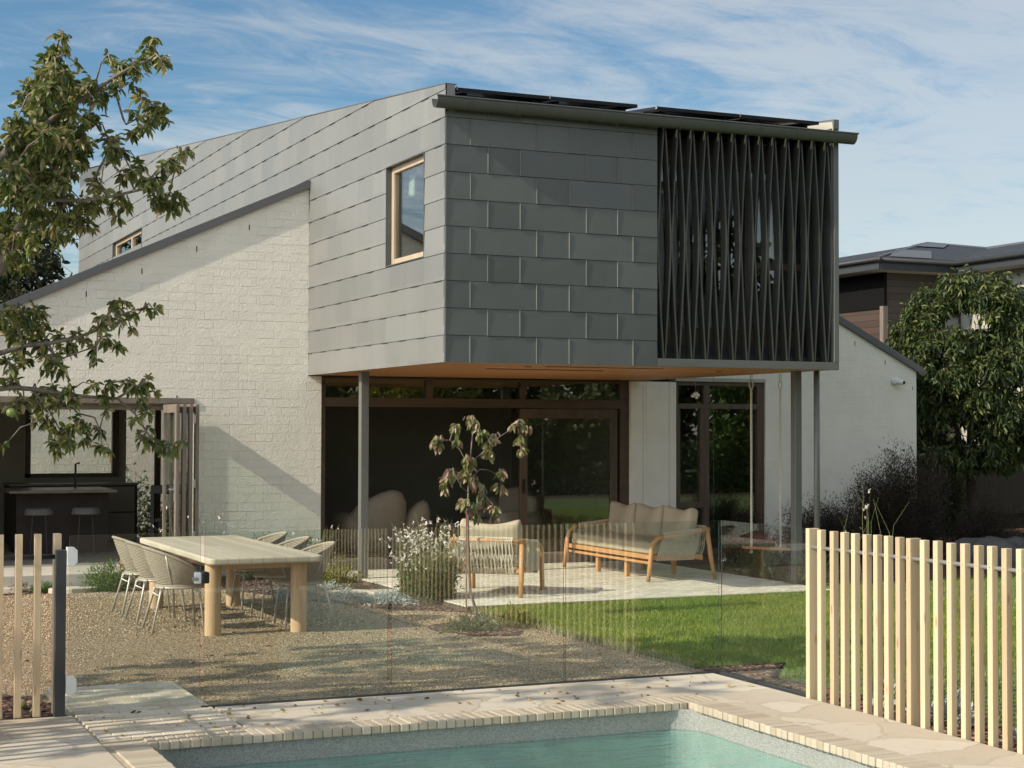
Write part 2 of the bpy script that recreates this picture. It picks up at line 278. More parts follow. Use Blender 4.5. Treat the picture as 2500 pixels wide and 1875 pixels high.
M['bgleaf2']=leafmat('olive_tree_leaves',[(.03,.045,.018),(.06,.08,.03),(.11,.12,.05)],.25,.6,.3)
M['yellowleaf']=leafmat('yellow_green_leaves',[(.10,.12,.02),(.22,.22,.04),(.34,.30,.06)],.3,.5)
M['fernleaf']=leafmat('bright_fern_leaves',[(.06,.12,.03),(.10,.18,.04),(.15,.22,.06)],.35,.5)
M['boxleaf']=leafmat('clipped_hedge_leaves',[(.07,.13,.025),(.13,.21,.04),(.18,.25,.07)],.3,.4)
M['sageleaf']=leafmat('grey_green_leaves',[(.13,.16,.11),(.20,.24,.17),(.30,.34,.27)],.2,.7)
M['silver']=leafmat('silver_leaves',[(.28,.33,.31),(.40,.45,.42),(.52,.56,.53)],.15,.8,.2)
M['greenleaf']=leafmat('mid_green_leaves',[(.06,.09,.03),(.10,.13,.045),(.17,.18,.07)],.3,.5)
M['darktwig']=leafmat('fine_dark_foliage',[(.022,.022,.016),(.042,.036,.026),(.07,.05,.036)],.1,.8,.2)
M['gaurastem']=leafmat('gaura_stems',[(.13,.18,.055),(.20,.22,.09),(.25,.19,.10)],.2,.7)
M['petal']=leafmat('white_pink_petals',[(.85,.82,.78),(.85,.80,.76),(.82,.66,.62)],.3,.7,.2)
M['pink']=leafmat('crimson_flower_heads',[(.22,.045,.05),(.38,.09,.09),(.48,.16,.15)],.2,.8,.2)
def lawnm():
    m_=leafmat('lawn_blades',[(.10,.17,.025),(.175,.265,.042),(.25,.335,.068),(.36,.39,.13)],.35,.5,.3); nt_=m_.node_tree; p_=nt_.nodes['Principled BSDF']; src=p_.inputs['Base Color'].links[0].from_socket; tc_=nt_.nodes.new('ShaderNodeTexCoord'); n1=nt_.nodes.new('ShaderNodeTexNoise'); n1.inputs['Scale'].default_value=.9; n1.inputs['Detail'].default_value=6; nt_.links.new(tc_.outputs['Object'],n1.inputs[0]); r1=nt_.nodes.new('ShaderNodeValToRGB'); r1.color_ramp.elements[0].position=.35; r1.color_ramp.elements[0].color=(.72,.80,.72,1); r1.color_ramp.elements[1].position=.68; r1.color_ramp.elements[1].color=(1.35,1.12,1.05,1); nt_.links.new(n1.outputs['Fac'],r1.inputs[0]); mx_=nt_.nodes.new('ShaderNodeMix'); mx_.data_type='RGBA'; mx_.blend_type='MULTIPLY'; mx_.inputs[0].default_value=1; nt_.links.new(src,mx_.inputs[6]); nt_.links.new(r1.outputs[0],mx_.inputs[7]); nt_.links.new(mx_.outputs[2],p_.inputs['Base Color']); return m_
M['grassleaf']=lawnm()
M['straw']=leafmat('straw_blades',[(.30,.27,.15),(.42,.38,.24)],.3,.8,.2)
M['lawnbase']=plain('lawn_soil',(.10,.145,.04),.95,0,.3,9,.5,50)
M['roofmetal']=None
def roofm():
    t=NT('corrugated_dark_roof'); sx=t.N.new('ShaderNodeSeparateXYZ'); t.co(); t.L.new(t._c,sx.inputs[0]); s=t.ma('SINE',t.ma('MULTIPLY',t.ma('ADD',sx.outputs[0],sx.outputs[1]),42)); t.base((.030,.032,.035)); t.rough(.45); t.p.inputs['Metallic'].default_value=.3; t.bump(s,.6,.02); return t.m
M['roofmetal']=roofm()
M['tile']=plain('grey_ridge_metal',(.10,.107,.112),.45,.3,.08,4)
M['render']=plain('cream_render',(.42,.40,.34),.85,0,.06,3,.2,60)
M['rock']=plain('grey_boulder',(.10,.095,.085),.9,0,.35,5,.9,9,.3,.04)
M['paper']=plain('white_cloth',(.75,.80,.78),.8,0,.05,8)
M['greyint']=plain('grey_curtain',(.20,.20,.19),.9,0,.1,4)
M['stone']=plain('pale_flat_stone',(.56,.50,.41),.8,0,.15,6,.4,20)
# ------------------------------------------------------------------ mesh helpers
ROOT={}
def mk(name,me,mat,parent=None,smooth=False):
    o=bpy.data.objects.new(name,me); COL.objects.link(o)
    for mm in (mat if isinstance(mat,(list,tuple)) else [mat]): me.materials.append(mm)
    if smooth: me.polygons.foreach_set('use_smooth',[True]*len(me.polygons))
    if parent is not None: o.parent=parent; ROOT[o.name]=ROOT.get(parent.name,Vector((0,0,0)))
    return o
def off(parent,world):
    return ROOT.get(parent.name,Vector((0,0,0))) if (parent is not None and world) else Vector((0,0,0))
def tag(o,label,cat,group=None,kind=None):
    if label: o['label']=label
    if cat: o['category']=cat
    if group: o['group']=group
    if kind: o['kind']=kind
    return o
def thing(name,label,cat,loc=(0,0,0),rz=0,group=None):
    o=bpy.data.objects.new(name,None); COL.objects.link(o); o.location=loc; o.rotation_euler=(0,0,rz); o.empty_display_size=.1
    ROOT[o.name]=Vector(loc); return tag(o,label,cat,group)
class MB:
    def __init__(s): s.v=[]; s.f=[]; s.mi=[]
    def add(s,v,f,mi=0):
        n=len(s.v); s.v+= [tuple(p) for p in v]; s.f+=[tuple(i+n for i in q) for q in f]; s.mi+=[mi]*len(f); return s
    def box(s,x0,x1,y0,y1,z0,z1,mi=0,rot=None,piv=None):
        v=[(x0,y0,z0),(x1,y0,z0),(x1,y1,z0),(x0,y1,z0),(x0,y0,z1),(x1,y0,z1),(x1,y1,z1),(x0,y1,z1)]
        if rot is not None: v=[tuple(rot@(Vector(p)-piv)+piv) for p in v]
        return s.add(v,[(3,2,1,0),(4,5,6,7),(0,1,5,4),(1,2,6,5),(2,3,7,6),(3,0,4,7)],mi)
    def prism(s,poly,axis,a,b,mi=0):
        # poly: 2D points in the plane normal to axis, extruded a->b
        def P(p,t):
            return (t,p[0],p[1]) if axis==0 else ((p[0],t,p[1]) if axis==1 else (p[0],p[1],t))
        n=len(poly); v=[P(p,a) for p in poly]+[P(p,b) for p in poly]
        f=[tuple(range(n))[::-1],tuple(range(n,2*n))]+[(i,(i+1)%n,(i+1)%n+n,i+n) for i in range(n)]
        return s.add(v,f,mi)
    def tube(s,pts,rad,n=6,cap=True,mi=0):
        pts=[Vector(p) for p in pts]; k=len(pts)
        if isinstance(rad,(int,float)): rad=[rad]*k
        prev=None; vs=[]
        for i,p in enumerate(pts):
            d=(pts[min(i+1,k-1)]-pts[max(i-1,0)]); d=d.normalized() if d.length>1e-9 else Vector((0,0,1))
            if prev is None: a=d.orthogonal().normalized()
            else: a=(prev-d*prev.dot(d)); a=a.normalized() if a.length>1e-6 else d.orthogonal().normalized()
            prev=a; b=d.cross(a)
            vs+=[p+(a*math.cos(2*pi*j/n)+b*math.sin(2*pi*j/n))*rad[i] for j in range(n)]
        f=[(i*n+j,i*n+(j+1)%n,(i+1)*n+(j+1)%n,(i+1)*n+j) for i in range(k-1) for j in range(n)]
        if cap: f+=[tuple(range(n))[::-1],tuple(range((k-1)*n,k*n))]
        return s.add(vs,f,mi)
    def disc(s,c,r,z0,z1,n=24,rb=None,mi=0):
        rb=rb if rb is not None else r
        v=[(c[0]+rb*math.cos(2*pi*i/n),c[1]+rb*math.sin(2*pi*i/n),z0) for i in range(n)]+[(c[0]+r*math.cos(2*pi*i/n),c[1]+r*math.sin(2*pi*i/n),z1) for i in range(n)]
        return s.add(v,[tuple(range(n))[::-1],tuple(range(n,2*n))]+[(i,(i+1)%n,(i+1)%n+n,i+n) for i in range(n)],mi)
    def build(s,name,mat,parent=None,world=True,smooth=False,bevel=0,seg=2):
        o=off(parent,world); me=bpy.data.meshes.new(name); me.from_pydata([(a-o.x,b-o.y,c-o.z) for a,b,c in s.v],[],s.f)
        ob=mk(name,me,mat,parent,smooth)
        if any(s.mi): me.polygons.foreach_set('material_index',s.mi)
        me.update()
        if bevel:
            md=ob.modifiers.new('b','BEVEL'); md.width=bevel; md.segments=seg; md.limit_method='ANGLE'; md.angle_limit=.6
        return ob
def fast(name,V,F,mat,parent=None,world=True,smooth=False):
    o=off(parent,world); V=np.asarray(V,dtype=np.float32)-np.array([o.x,o.y,o.z],dtype=np.float32); F=np.asarray(F,dtype=np.int32); k=F.shape[1]
    me=bpy.data.meshes.new(name); me.vertices.add(len(V)); me.vertices.foreach_set('co',V.ravel()); me.loops.add(F.size); me.loops.foreach_set('vertex_index',F.ravel())
    me.polygons.add(len(F)); me.polygons.foreach_set('loop_start',np.arange(0,F.size,k,dtype=np.int32)); me.polygons.foreach_set('loop_total',np.full(len(F),k,dtype=np.int32)); me.update(calc_edges=True)
    return mk(name,me,mat,parent,smooth)
def leaves(P,D,Ln,asp=.42,fold=.25,droop=.3):
    P=np.asarray(P,float); D=np.asarray(D,float); n=len(P); D/=np.linalg.norm(D,axis=1,keepdims=True)+1e-9
    Ln=np.broadcast_to(Ln,(n,)).astype(float)
    R=rng.normal(size=(n,3)); R[:,2]+=.8; Sd=np.cross(D,R); Sd/=np.linalg.norm(Sd,axis=1,keepdims=True)+1e-9; Nn=np.cross(Sd,D)
    W=(Ln*asp*.5)[:,None]; l=Ln[:,None]
    b=P; t=P+D*l; t[:,2]-=Ln*droop*.5; md=P+D*l*.5-Nn*W*fold; md[:,2]-=Ln*droop*.07
    a=P+D*l*.28+Sd*W*.88+Nn*W*fold; c=P+D*l*.28-Sd*W*.88+Nn*W*fold
    a2=P+D*l*.66+Sd*W*.84+Nn*W*fold; c2=P+D*l*.66-Sd*W*.84+Nn*W*fold; a2[:,2]-=Ln*droop*.2; c2[:,2]-=Ln*droop*.2
    V=np.stack([b,a,a2,t,c2,c,md],1).reshape(-1,3); i=np.arange(n)[:,None]*7
    F=np.concatenate([i+[0,1,6],i+[1,2,6],i+[2,3,6],i+[3,4,6],i+[4,5,6],i+[5,0,6]],0); return V,F
def rdir(n,up=0.,flat=1.):
    d=rng.normal(size=(n,3)); d/=np.linalg.norm(d,axis=1,keepdims=True); d[:,2]=d[:,2]*flat+up; d/=np.linalg.norm(d,axis=1,keepdims=True); return d
def rbox(name,sx,sy,sz,r,mat,parent,loc=(0,0,0),rot=None,puff=0.,n=10,world=True,wr=0.,fn=None):
    """soft cushion: rounded box with bulging faces"""
    o=off(parent,world); V=[];F=[];idx={}
    hx,hy,hz=sx/2,sy/2,sz/2
    def vert(x,y,z):
        k=(round(x,5),round(y,5),round(z,5))
        if k in idx: return idx[k]
        p=Vector((x*hx,y*hy,z*hz)); q=Vector((max(-hx+r,min(hx-r,p.x)),max(-hy+r,min(hy-r,p.y)),max(-hz+r,min(hz-r,p.z)))); d=p-q
        if d.length>1e-9: p=q+d.normalized()*r
        a=(1-x*x)*(1-y*y); b_=(1-y*y)*(1-z*z); c=(1-x*x)*(1-z*z)
        p.z+=puff*hz*a*(1 if z>0 else -1)*abs(z); p.x+=puff*hx*.25*b_*x; p.y+=puff*hy*.25*c*y
        if wr: p+=Vector((math.sin(9*p.y+5*p.z),math.sin(11*p.x+3*p.z),math.sin(13*p.x+7*p.y)))*wr
        if fn: p=fn(p,x,y,z)
        if rot is not None: p=rot@p
        p=p+Vector(loc)-o; idx[k]=len(V); V.append(tuple(p)); return idx[k]
    g=[-1+2*i/n for i in range(n+1)]
    g=[math.copysign(abs(t)**.75,t) for t in g]
    for ax in range(3):
        for sg in (-1,1):
            for i in range(n):
                for j in range(n):
                    qs=[]
                    for a,b in ((g[i],g[j]),(g[i+1],g[j]),(g[i+1],g[j+1]),(g[i],g[j+1])):
                        c=[0,0,0]; c[ax]=sg; c[(ax+1)%3]=a; c[(ax+2)%3]=b; qs.append(vert(*c))
                    if sg<0: qs=qs[::-1]
                    if len(set(qs))==4: F.append(tuple(qs))
    me=bpy.data.meshes.new(name); me.from_pydata(V,[],F); return mk(name,me,mat,parent,True)
def copytree(o,parent=None):
    c=o.copy(); COL.objects.link(c); c.parent=parent
    if parent is not None: c.matrix_parent_inverse=o.matrix_parent_inverse.copy()
    for ch in o.children: copytree(ch,c)
    return c
def plane(name,x0,x1,y0,y1,z,mat,label=None,cat=None,kind='structure'):
    o=MB().add([(x0,y0,z),(x1,y0,z),(x1,y1,z),(x0,y1,z)],[(0,1,2,3)]).build(name,mat); return tag(o,label,cat,None,kind)
# ================================================================== SETTING
g=MB()
for x0,x1,y0,y1 in ((-500,2.11,-500,700),(6.04,700,-500,700),(2.11,6.04,-500,2.0),(2.11,6.04,10.30,700)):
    g.add([(x0,y0,-.10),(x1,y0,-.10),(x1,y1,-.10),(x0,y1,-.10)],[(0,1,2,3)])
tag(g.build('ground',M['soil']),None,None,None,'structure')
def sheet(name,poly,z,mat,sub=0):
    o=MB().add([(x,y,z) for x,y in poly],[tuple(range(len(poly)))]).build(name,mat); o['kind']='structure'; return o
sheet('gravel_yard',[(1.2,11.46),(6.98,11.46),(6.98,15.2),(6.9,16.6),(6.2,17.2),(5.75,18.3),(5.3,19.6),(4.9,20.45),(3.2,20.4),(-6,20.4),(-6,12.9),(1.35,12.9),(1.62,12.3),(1.8,11.9),(1.2,11.46)][:-1],-.050,M['gravel'])
sheet('garden_bed',[(-6,20.35),(4.9,20.35),(5.3,19.5),(5.75,18.2),(6.2,17.1),(7.02,16.5),(7.02,22.1),(-6,22.1)],-.060,M['mulch'])
sheet('mulch_bed',[(-6,11.46),(1.9,11.46),(1.9,12.2),(1.5,13.0),(-6,13.0)],-.044,M['mulch'])
sheet('fence_bed',[(6.9,5),(7.55,5),(7.5,8),(7.45,10),(7.3,11.2),(7.9,11.9),(7.0,12.3),(6.9,11.5)],-.040,M['mulch'])
sheet('tree_mulch',[(6.42+.42*math.cos(a)*(1+.12*math.sin(3*a)),15.15+.62*math.sin(a)*(1+.1*math.sin(5*a+1))) for a in np.linspace(0,2*pi,28)[:-1]],-.036,M['mulch'])
sheet('far_bed',[(11.9,17.5),(16.4,17.9),(19,18.6),(40,19),(40,27),(11.9,27)],-.030,M['mulch'])
# lawn: soil sheet and blades
LP=[(7.02,11.9),(7.0,16.72),(11.9,16.76),(12.0,17.45),(16.4,17.8),(19,18.5),(40,19),(40,2),(7.6,2),(7.5,8),(7.46,10),(7.32,11.1),(7.9,11.85)]
sheet('lawn',LP,-.028,M['lawnbase'])
def inpoly(x,y,P):
    c=np.zeros(len(x),bool); n=len(P)
    for i in range(n):
        x1,y1=P[i]; x2,y2=P[(i+1)%n]; 
        cc=((y1>y)!=(y2>y)); 
        with np.errstate(divide='ignore',invalid='ignore'): xi=(x2-x1)*(y-y1)/(y2-y1+1e-12)+x1
        c^=cc&(x<xi)
    return c
def blades(name,n,bx,poly,h,wd,mat,z,parent=None):
    x=rng.uniform(bx[0],bx[1],n); y=rng.uniform(bx[2],bx[3],n)
    x+=.03*np.sin(y*9)+.02*np.sin(y*31); k=inpoly(x,y,poly); x,y=x[k],y[k]; n=len(x)
    a=rng.uniform(0,2*pi,n); H=h*rng.uniform(.5,1.25,n); W=wd*rng.uniform(.7,1.3,n); lean=rng.uniform(0,.75,n)*H; la=rng.uniform(0,2*pi,n)
    ca,sa=np.cos(a)*W,np.sin(a)*W; b1=np.stack([x-ca,y-sa,np.full(n,z)],1); b2=np.stack([x+ca,y+sa,np.full(n,z)],1)
    m1=np.stack([x-ca*.7+np.cos(la)*lean*.35,y-sa*.7+np.sin(la)*lean*.35,z+H*.6],1); m2=np.stack([x+ca*.7+np.cos(la)*lean*.35,y+sa*.7+np.sin(la)*lean*.35,z+H*.6],1)
    t=np.stack([x+np.cos(la)*lean,y+np.sin(la)*lean,z+H],1); V=np.stack([b1,b2,m2,m1,t],1).reshape(-1,3); i=np.arange(n)[:,None]*5
    return fast(name,V,np.concatenate([i+[0,1,2],i+[0,2,3],i+[3,2,4]],0),mat,parent)
o=blades('lawn_grass',150000,(7.0,12.5,11.0,17.5),LP,.040,.0028,M['grassleaf'],-.03); tag(o,'short mown green grass of the sunlit lawn','grass',None,'stuff')
o=blades('lawn_grass',90000,(7.4,20,7.0,18.5),LP,.040,.0036,M['grassleaf'],-.03); tag(o,'short mown green grass behind the timber slat fence','grass',None,'stuff')
EP=[(6.93,11.9),(6.93,16.5),(7.08,16.5),(7.08,11.9)]
o=blades('edge_grass',2600,(6.9,7.1,11.9,16.5),EP,.07,.003,M['straw'],-.045); tag(o,'dry straw coloured grass along the lawn edge','grass',None,'stuff')
# pebbles & mulch chips
def pebbles(name,n,bx,poly,s,mat,z,flat=.6,elong=1.):
    x=rng.uniform(bx[0],bx[1],n); y=rng.uniform(bx[2],bx[3],n); k=inpoly(x,y,poly); x,y=x[k],y[k]; n=len(x)
    R=s*rng.uniform(.5,1.3,n)**1.3; a=rng.uniform(0,2*pi,n); ca,sa=np.cos(a),np.sin(a); e=rng.uniform(1,elong,n)
    def P(u,v,w_): return np.stack([x+(u*e*ca-v*sa)*R,y+(u*e*sa+v*ca)*R,z+w_*R*flat+R*flat*.5],1)
    j=rng.uniform(.75,1.2,(6,n))
    V=np.stack([P(j[0],0,.1),P(0,j[1],-.1),P(-j[2],0,.15),P(0,-j[3],0),P(.1,.1,j[4]),P(0,0,-j[5])],1).reshape(-1,3); i=np.arange(n)[:,None]*6
    F=np.concatenate([i+q for q in ([0,1,4],[1,2,4],[2,3,4],[3,0,4],[1,0,5],[2,1,5],[3,2,5],[0,3,5])],0); return fast(name,V,F,mat)
GP=[(1.3,11.48),(2.0,11.48),(2.0,12.72),(2.83,12.72),(2.83,11.48),(6.97,11.48),(6.97,15.2),(6.85,16.6),(6.2,17.2),(5.75,18.3),(5.3,19.6),(4.9,20.4),(1.5,20.4),(1.2,12.9)]
tag(pebbles('gravel_stones',70000,(1.2,7,11.48,16),GP,.0058,M['pebble'],-.050),'loose fine tan gravel near the glass fence','gravel',None,'stuff')
tag(pebbles('gravel_stones',34000,(1.2,7,16,20.4),GP,.009,M['pebble'],-.050),'loose fine tan gravel around the dining table','gravel',None,'stuff')
MP=[(1.0,11.47),(1.84,11.47),(1.82,12.2),(1.45,12.9),(.6,12.9)]
tag(pebbles('mulch_chips',2600,(.6,1.9,11.46,13),MP,.022,M['chip'],-.042,.3,2.4),'dark bark chips behind the left slat fence','mulch',None,'stuff')
FP=[(6.98,6),(7.5,6),(7.45,10),(7.3,11.2),(7.8,11.9),(7.02,12.1)]
tag(pebbles('mulch_chips',9000,(6.9,8,6,12.2),FP,.022,M['chip'],-.038,.3,2.4),'red brown bark chips at the foot of the right slat fence','mulch',None,'stuff')
BP=[(1.5,20.4),(4.9,20.4),(5.3,19.6),(5.75,18.3),(6.2,17.2),(6.95,16.6),(6.95,21.9),(4.2,21.9),(4.2,20.8),(1.5,20.8)]
tag(pebbles('mulch_chips',9000,(1.5,7,16.5,22),BP,.022,M['chip'],-.058,.3,2.2),'bark chips in the garden bed in front of the brick wall','mulch',None,'stuff')
TP=[(6.45+.34*math.cos(a),14.95+.36*math.sin(a)) for a in np.linspace(0,2*pi,20)[:-1]]
tag(pebbles('mulch_chips',1500,(6,7,14.4,15.8),TP,.02,M['chip'],-.036,.3,2.4),'reddish bark chips under the young tree','mulch',None,'stuff')
# ---- paving
def bricks(name,cells,z1,h,mat,bev=.004,jit=.0015,label=None):
    b=MB()
    for (x0,x1,y0,y1) in cells:
        j=random.uniform(-jit,jit); b.box(x0,x1,y0,y1,z1-h,z1+j)
    o=b.build(name,mat,bevel=bev,seg=1); o['kind']='structure'; return o
sl=MB(); sl.box(2.84,6.90,10.495,11.405,-.09,-.003); sl.box(6.235,6.90,3,10.495,-.09,-.003); sl.box(-6,1.86,3,11.45,-.09,-.003)
tag(sl.build('crazy_paving',M['crazy']),None,None,None,'structure')
gr=MB(); gr.box(1.87,2.10,10.27,12.70,-.09,-.012); gr.box(2.101,2.83,10.31,12.70,-.09,-.012); gr.box(2.101,2.83,10.265,10.309,-.05,-.012); gr.box(1.87,2.13,3,10.27,-.05,-.012); gr.box(2.83,6.235,10.27,10.49,-.05,-.012); gr.box(6.01,6.23,3,10.27,-.05,-.012)
tag(gr.build('paving_bed',M['grout']),None,None,None,'structure')
cells=[]; x=2.14
while x<6.2: cells.append((x,x+.0615,10.262,10.488)); x+=.0665
y=10.26
cells2=[]
while y>3.2: cells2.append((6.002,6.228,y-.0615,y)); y-=.0665
cells3=[]; y=10.26
while y>3.2: cells3.append((1.905,2.128,y-.0615,y)); y-=.0665
b=MB()
for (x0,x1,y0,y1) in cells: b.box(x0,x1,y0-.008*random.random(),y1,-.055,.001+random.uniform(-.002,.002))
for (x0,x1,y0,y1) in cells2: b.box(x0-.008*random.random(),x1,y0,y1,-.055,.001+random.uniform(-.002,.002))
for (x0,x1,y0,y1) in cells3: b.box(x0,x1+.008*random.random(),y0,y1,-.055,.001+random.uniform(-.002,.002))
o=b.build('pool_coping',M['coping'],bevel=.007,seg=2); o['kind']='structure'
cells=[]; r=0; y=10.50
while y<12.66:
    x=1.885-(r%2)*.10
    while x<2.82:
        a,bb=max(x,1.885),min(x+.196,2.82)
        if bb-a>.03: cells.append((a,bb,y,y+.096))
        x+=.2
    y+=.10; r+=1
bricks('brick_path',cells,0,.05,M['paver'])
# patio of pale bricks laid in courses parallel to the house
gr=MB(); gr.box(6.98,11.86,16.78,21.72,-.14,-.014); tag(gr.build('patio_bed',M['soil']),None,None,None,'structure')
cells=[]; r=0; y=16.79
while y<21.66:
    x=6.99-(r%2)*.11-random.random()*.05
    while x<11.85:
        a,bb=max(x,6.99),min(x+.226,11.85)
        if bb-a>.03: cells.append((a,bb,y,y+.083))
        x+=.23
    y+=.102; r+=1
bricks('patio',cells,0,.04,M['patiobrick'],.003)
st=MB(); st.box(6.99,12.0,21.73,22.04,-.10,.128); st.box(6.99,12.0,21.80,22.04,.128,.131); tag(st.build('threshold_step',M['greywood'],bevel=.006),None,None,None,'structure')
kb=MB(); kb.box(-6,4.45,20.78,22.03,-.12,.15); tag(kb.build('kitchen_step',M['concrete'],bevel=.008),None,None,None,'structure')
for i,(x,y,s,rz) in enumerate(((3.42,21.0,.30,.1),(3.35,20.55,.26,.5),(2.62,20.9,.33,.3),(6.28,18.75,.30,.2),(6.72,18.55,.32,-.2))):
    P=[(x+s*(1+.18*math.sin(2.3*a+i))*math.cos(a),y+s*.62*(1+.15*math.sin(3*a+2*i))*math.sin(a)) for a in np.linspace(0,2*pi,15)[:-1]]
    b=MB(); b.prism(P,2,-.10,.0+.005*i); o=b.build('stepping_stone',M['stone'],bevel=.012)
    tag(o,('pale flat stone behind the bright green fern shrub','pale flat stone at the gravel edge beside the fern shrub','grey flat stone behind the left slat fence','pale flat stone in front of the round green shrub','pale flat stone between the patio corner and the flowering clump')[i],'stepping stone','flat stones set into the garden bed')
# ---- pool
def arcpath(pts,r,n=10):
    out=[]
    for i,p in enumerate(pts):
        if i in (0,len(pts)-1): out.append(Vector(p)); continue
        a=(Vector(pts[i-1])-Vector(p)).normalized(); c=(Vector(pts[i+1])-Vector(p)).normalized()
        s=Vector(p)+a*r; e=Vector(p)+c*r; cen=Vector(p)+(a+c)*r
        for k in range(n+1):
            t=k/n; v=(s-cen)*math.cos(t*pi/2)+(e-cen)*math.sin(t*pi/2); out.append(cen+v)
    return out
path=arcpath([(2.10,3.0),(2.10,10.295),(6.035,10.295),(6.035,3.0)],.24)
b=MB(); n=len(path); V=[(p.x,p.y,-.045) for p in path]+[(p.x,p.y,-1.25) for p in path]
b.add(V,[(i,i+1,i+1+n,i+n) for i in range(n-1)]); b2=MB(); b2.add([(p.x+(.002 if p.x<3 else -.002 if p.x>5 else 0),p.y-(.002 if p.y>10 else 0),-.20) for p in path]+[(p.x+(.002 if p.x<3 else -.002 if p.x>5 else 0),p.y-(.002 if p.y>10 else 0),-1.25) for p in path],[(i,i+1,i+1+n,i+n) for i in range(n-1)]); b2.add([(2.1,3,-1.24),(6.04,3,-1.24),(6.04,10.3,-1.24),(2.1,10.3,-1.24)],[(0,1,2,3)]); b.add([(2.1,3,-1.25),(6.04,3,-1.25),(6.04,10.3,-1.25),(2.1,10.3,-1.25)],[(0,1,2,3)]); b.add([(2.1,3,-.05),(6.04,3,-.05),(6.04,3,-1.25),(2.1,3,-1.25)],[(0,1,2,3)])
ledge=[(p.x,p.y) for p in path if p.y>9.0]; 
b2.prism([(2.10,9.62)]+[(p.x,p.y) for p in path if p.y>9.63]+[(6.035,9.62)],2,-1.2,-.47)
b2.box(5.45,6.030,4.0,9.62,-1.2,-.472)
o=b2.build('pool_floor',M['poolfloor']); o['kind']='structure'
o=b.build('pool_shell',M['pebcrete']); o['kind']='structure'
def wat():
    b=MB(); V=[(p.x,p.y,-.19) for p in path]; b.add(V,[tuple(range(len(V)))]); return b.build('pool_water',M['water'])
o=wat(); o['kind']='structure'
b=MB(); b.disc((4.95,9.92),.11,-.469,-.452,24); o=b.build('pool_drain',M['char'],bevel=.004); tag(o,'dark round drain cover on the ledge under the pool water','drain')
# ================================================================== HOUSE
H=thing('house','modern house with a grey zinc clad upper box over white painted brick walls','house',(6.78,22.05,0))
def zr(x): return 5.335+.454*(x-6.8)
YW=22.05
b=MB(); b.prism([(.6,2.365),(5.17,2.365),(5.17,zr(5.17)),(.6,zr(.6))],1,YW,YW+.25); b.prism([(5.17,-.1),(6.97,-.1),(6.97,2.69),(6.775,2.69),(6.775,zr(6.775)),(5.17,zr(5.17))],1,YW,YW+.25)
b.box(-.2,.6,YW,YW+.25,-.1,2.3)
WL=b.build('brick_wall',M['brick'],H); WL['label']='left white painted brick gable wall'
b=MB(); b.box(11.89,12.15,YW,YW+.25,-.1,2.69); b.box(12.151,12.67,YW-.012,YW+.25,-.1,2.69); b.prism([(14.30,-.1),(17.25,-.1),(17.25,2.93),(12.09,5.46),(12.09,2.76),(14.30,2.76)],1,YW,YW+.25); b.box(17.0,17.25,YW+.25,30,-.1,2.93)
WR=b.build('brick_wall',M['brick2'],H); WR['label']='right white painted brick gable wall'
# weep slots in the brickwork
WS=[]
for x,dz in ((3.72,-.155),(4.45,-.155),(5.19,-.155),(5.92,-.155)): 
    z=zr(x)-.19; MB().box(x-.007,x+.007,YW-.003,YW+.01,z-.055,z+.02).build('weep_slot',M['black'],WL)
MB().box(4.93,4.942,YW-.003,YW+.01,2.366,2.40).build('weep_slot',M['black'],WL)
for x in (16.02,16.62): z=2.93+(17.25-x)*.49-.13; MB().box(x-.006,x+.006,YW-.003,YW+.01,z-.075,z).build('weep_slot',M['black'],WR)
MB().box(17.17,17.18,YW-.003,YW+.01,2.62,2.68).build('weep_slot',M['black'],WR)
# gable roofs
b=MB(); b.prism([(.4,zr(.4)-.005),(6.77,zr(6.77)-.005),(6.77,zr(6.77)+.10),(.4,zr(.4)+.10)],1,YW-.015,27.3); b.build('left_roof',M['roofmetal'],H).name='roof'
b=MB(); b.prism([(12.09,5.47),(17.35,2.885),(17.35,2.99),(12.09,5.57)],1,YW-.015,30); b.build('roof',M['roofmetal'],H)
b=MB(); b.prism([(.38,zr(.38)-.005),(6.772,zr(6.772)-.005),(6.772,zr(6.772)+.112),(.38,zr(.38)+.112)],1,YW-.052,YW-.016); b.build('fascia',M['fascia'],H,bevel=.003)
b=MB(); b.prism([(12.09,5.455),(17.37,2.865),(17.37,2.985),(12.09,5.575)],1,YW-.052,YW-.016); b.build('fascia',M['fascia'],H,bevel=.003)
b=MB(); pr=[(17.27+.07+.075*math.cos(a),2.93+.075*math.sin(a)) for a in np.linspace(pi,2*pi,10)]; b.prism(pr+[(17.42,2.94),(17.27,2.94)],1,YW-.06,29); b.build('gutter',M['zincdark'],H)
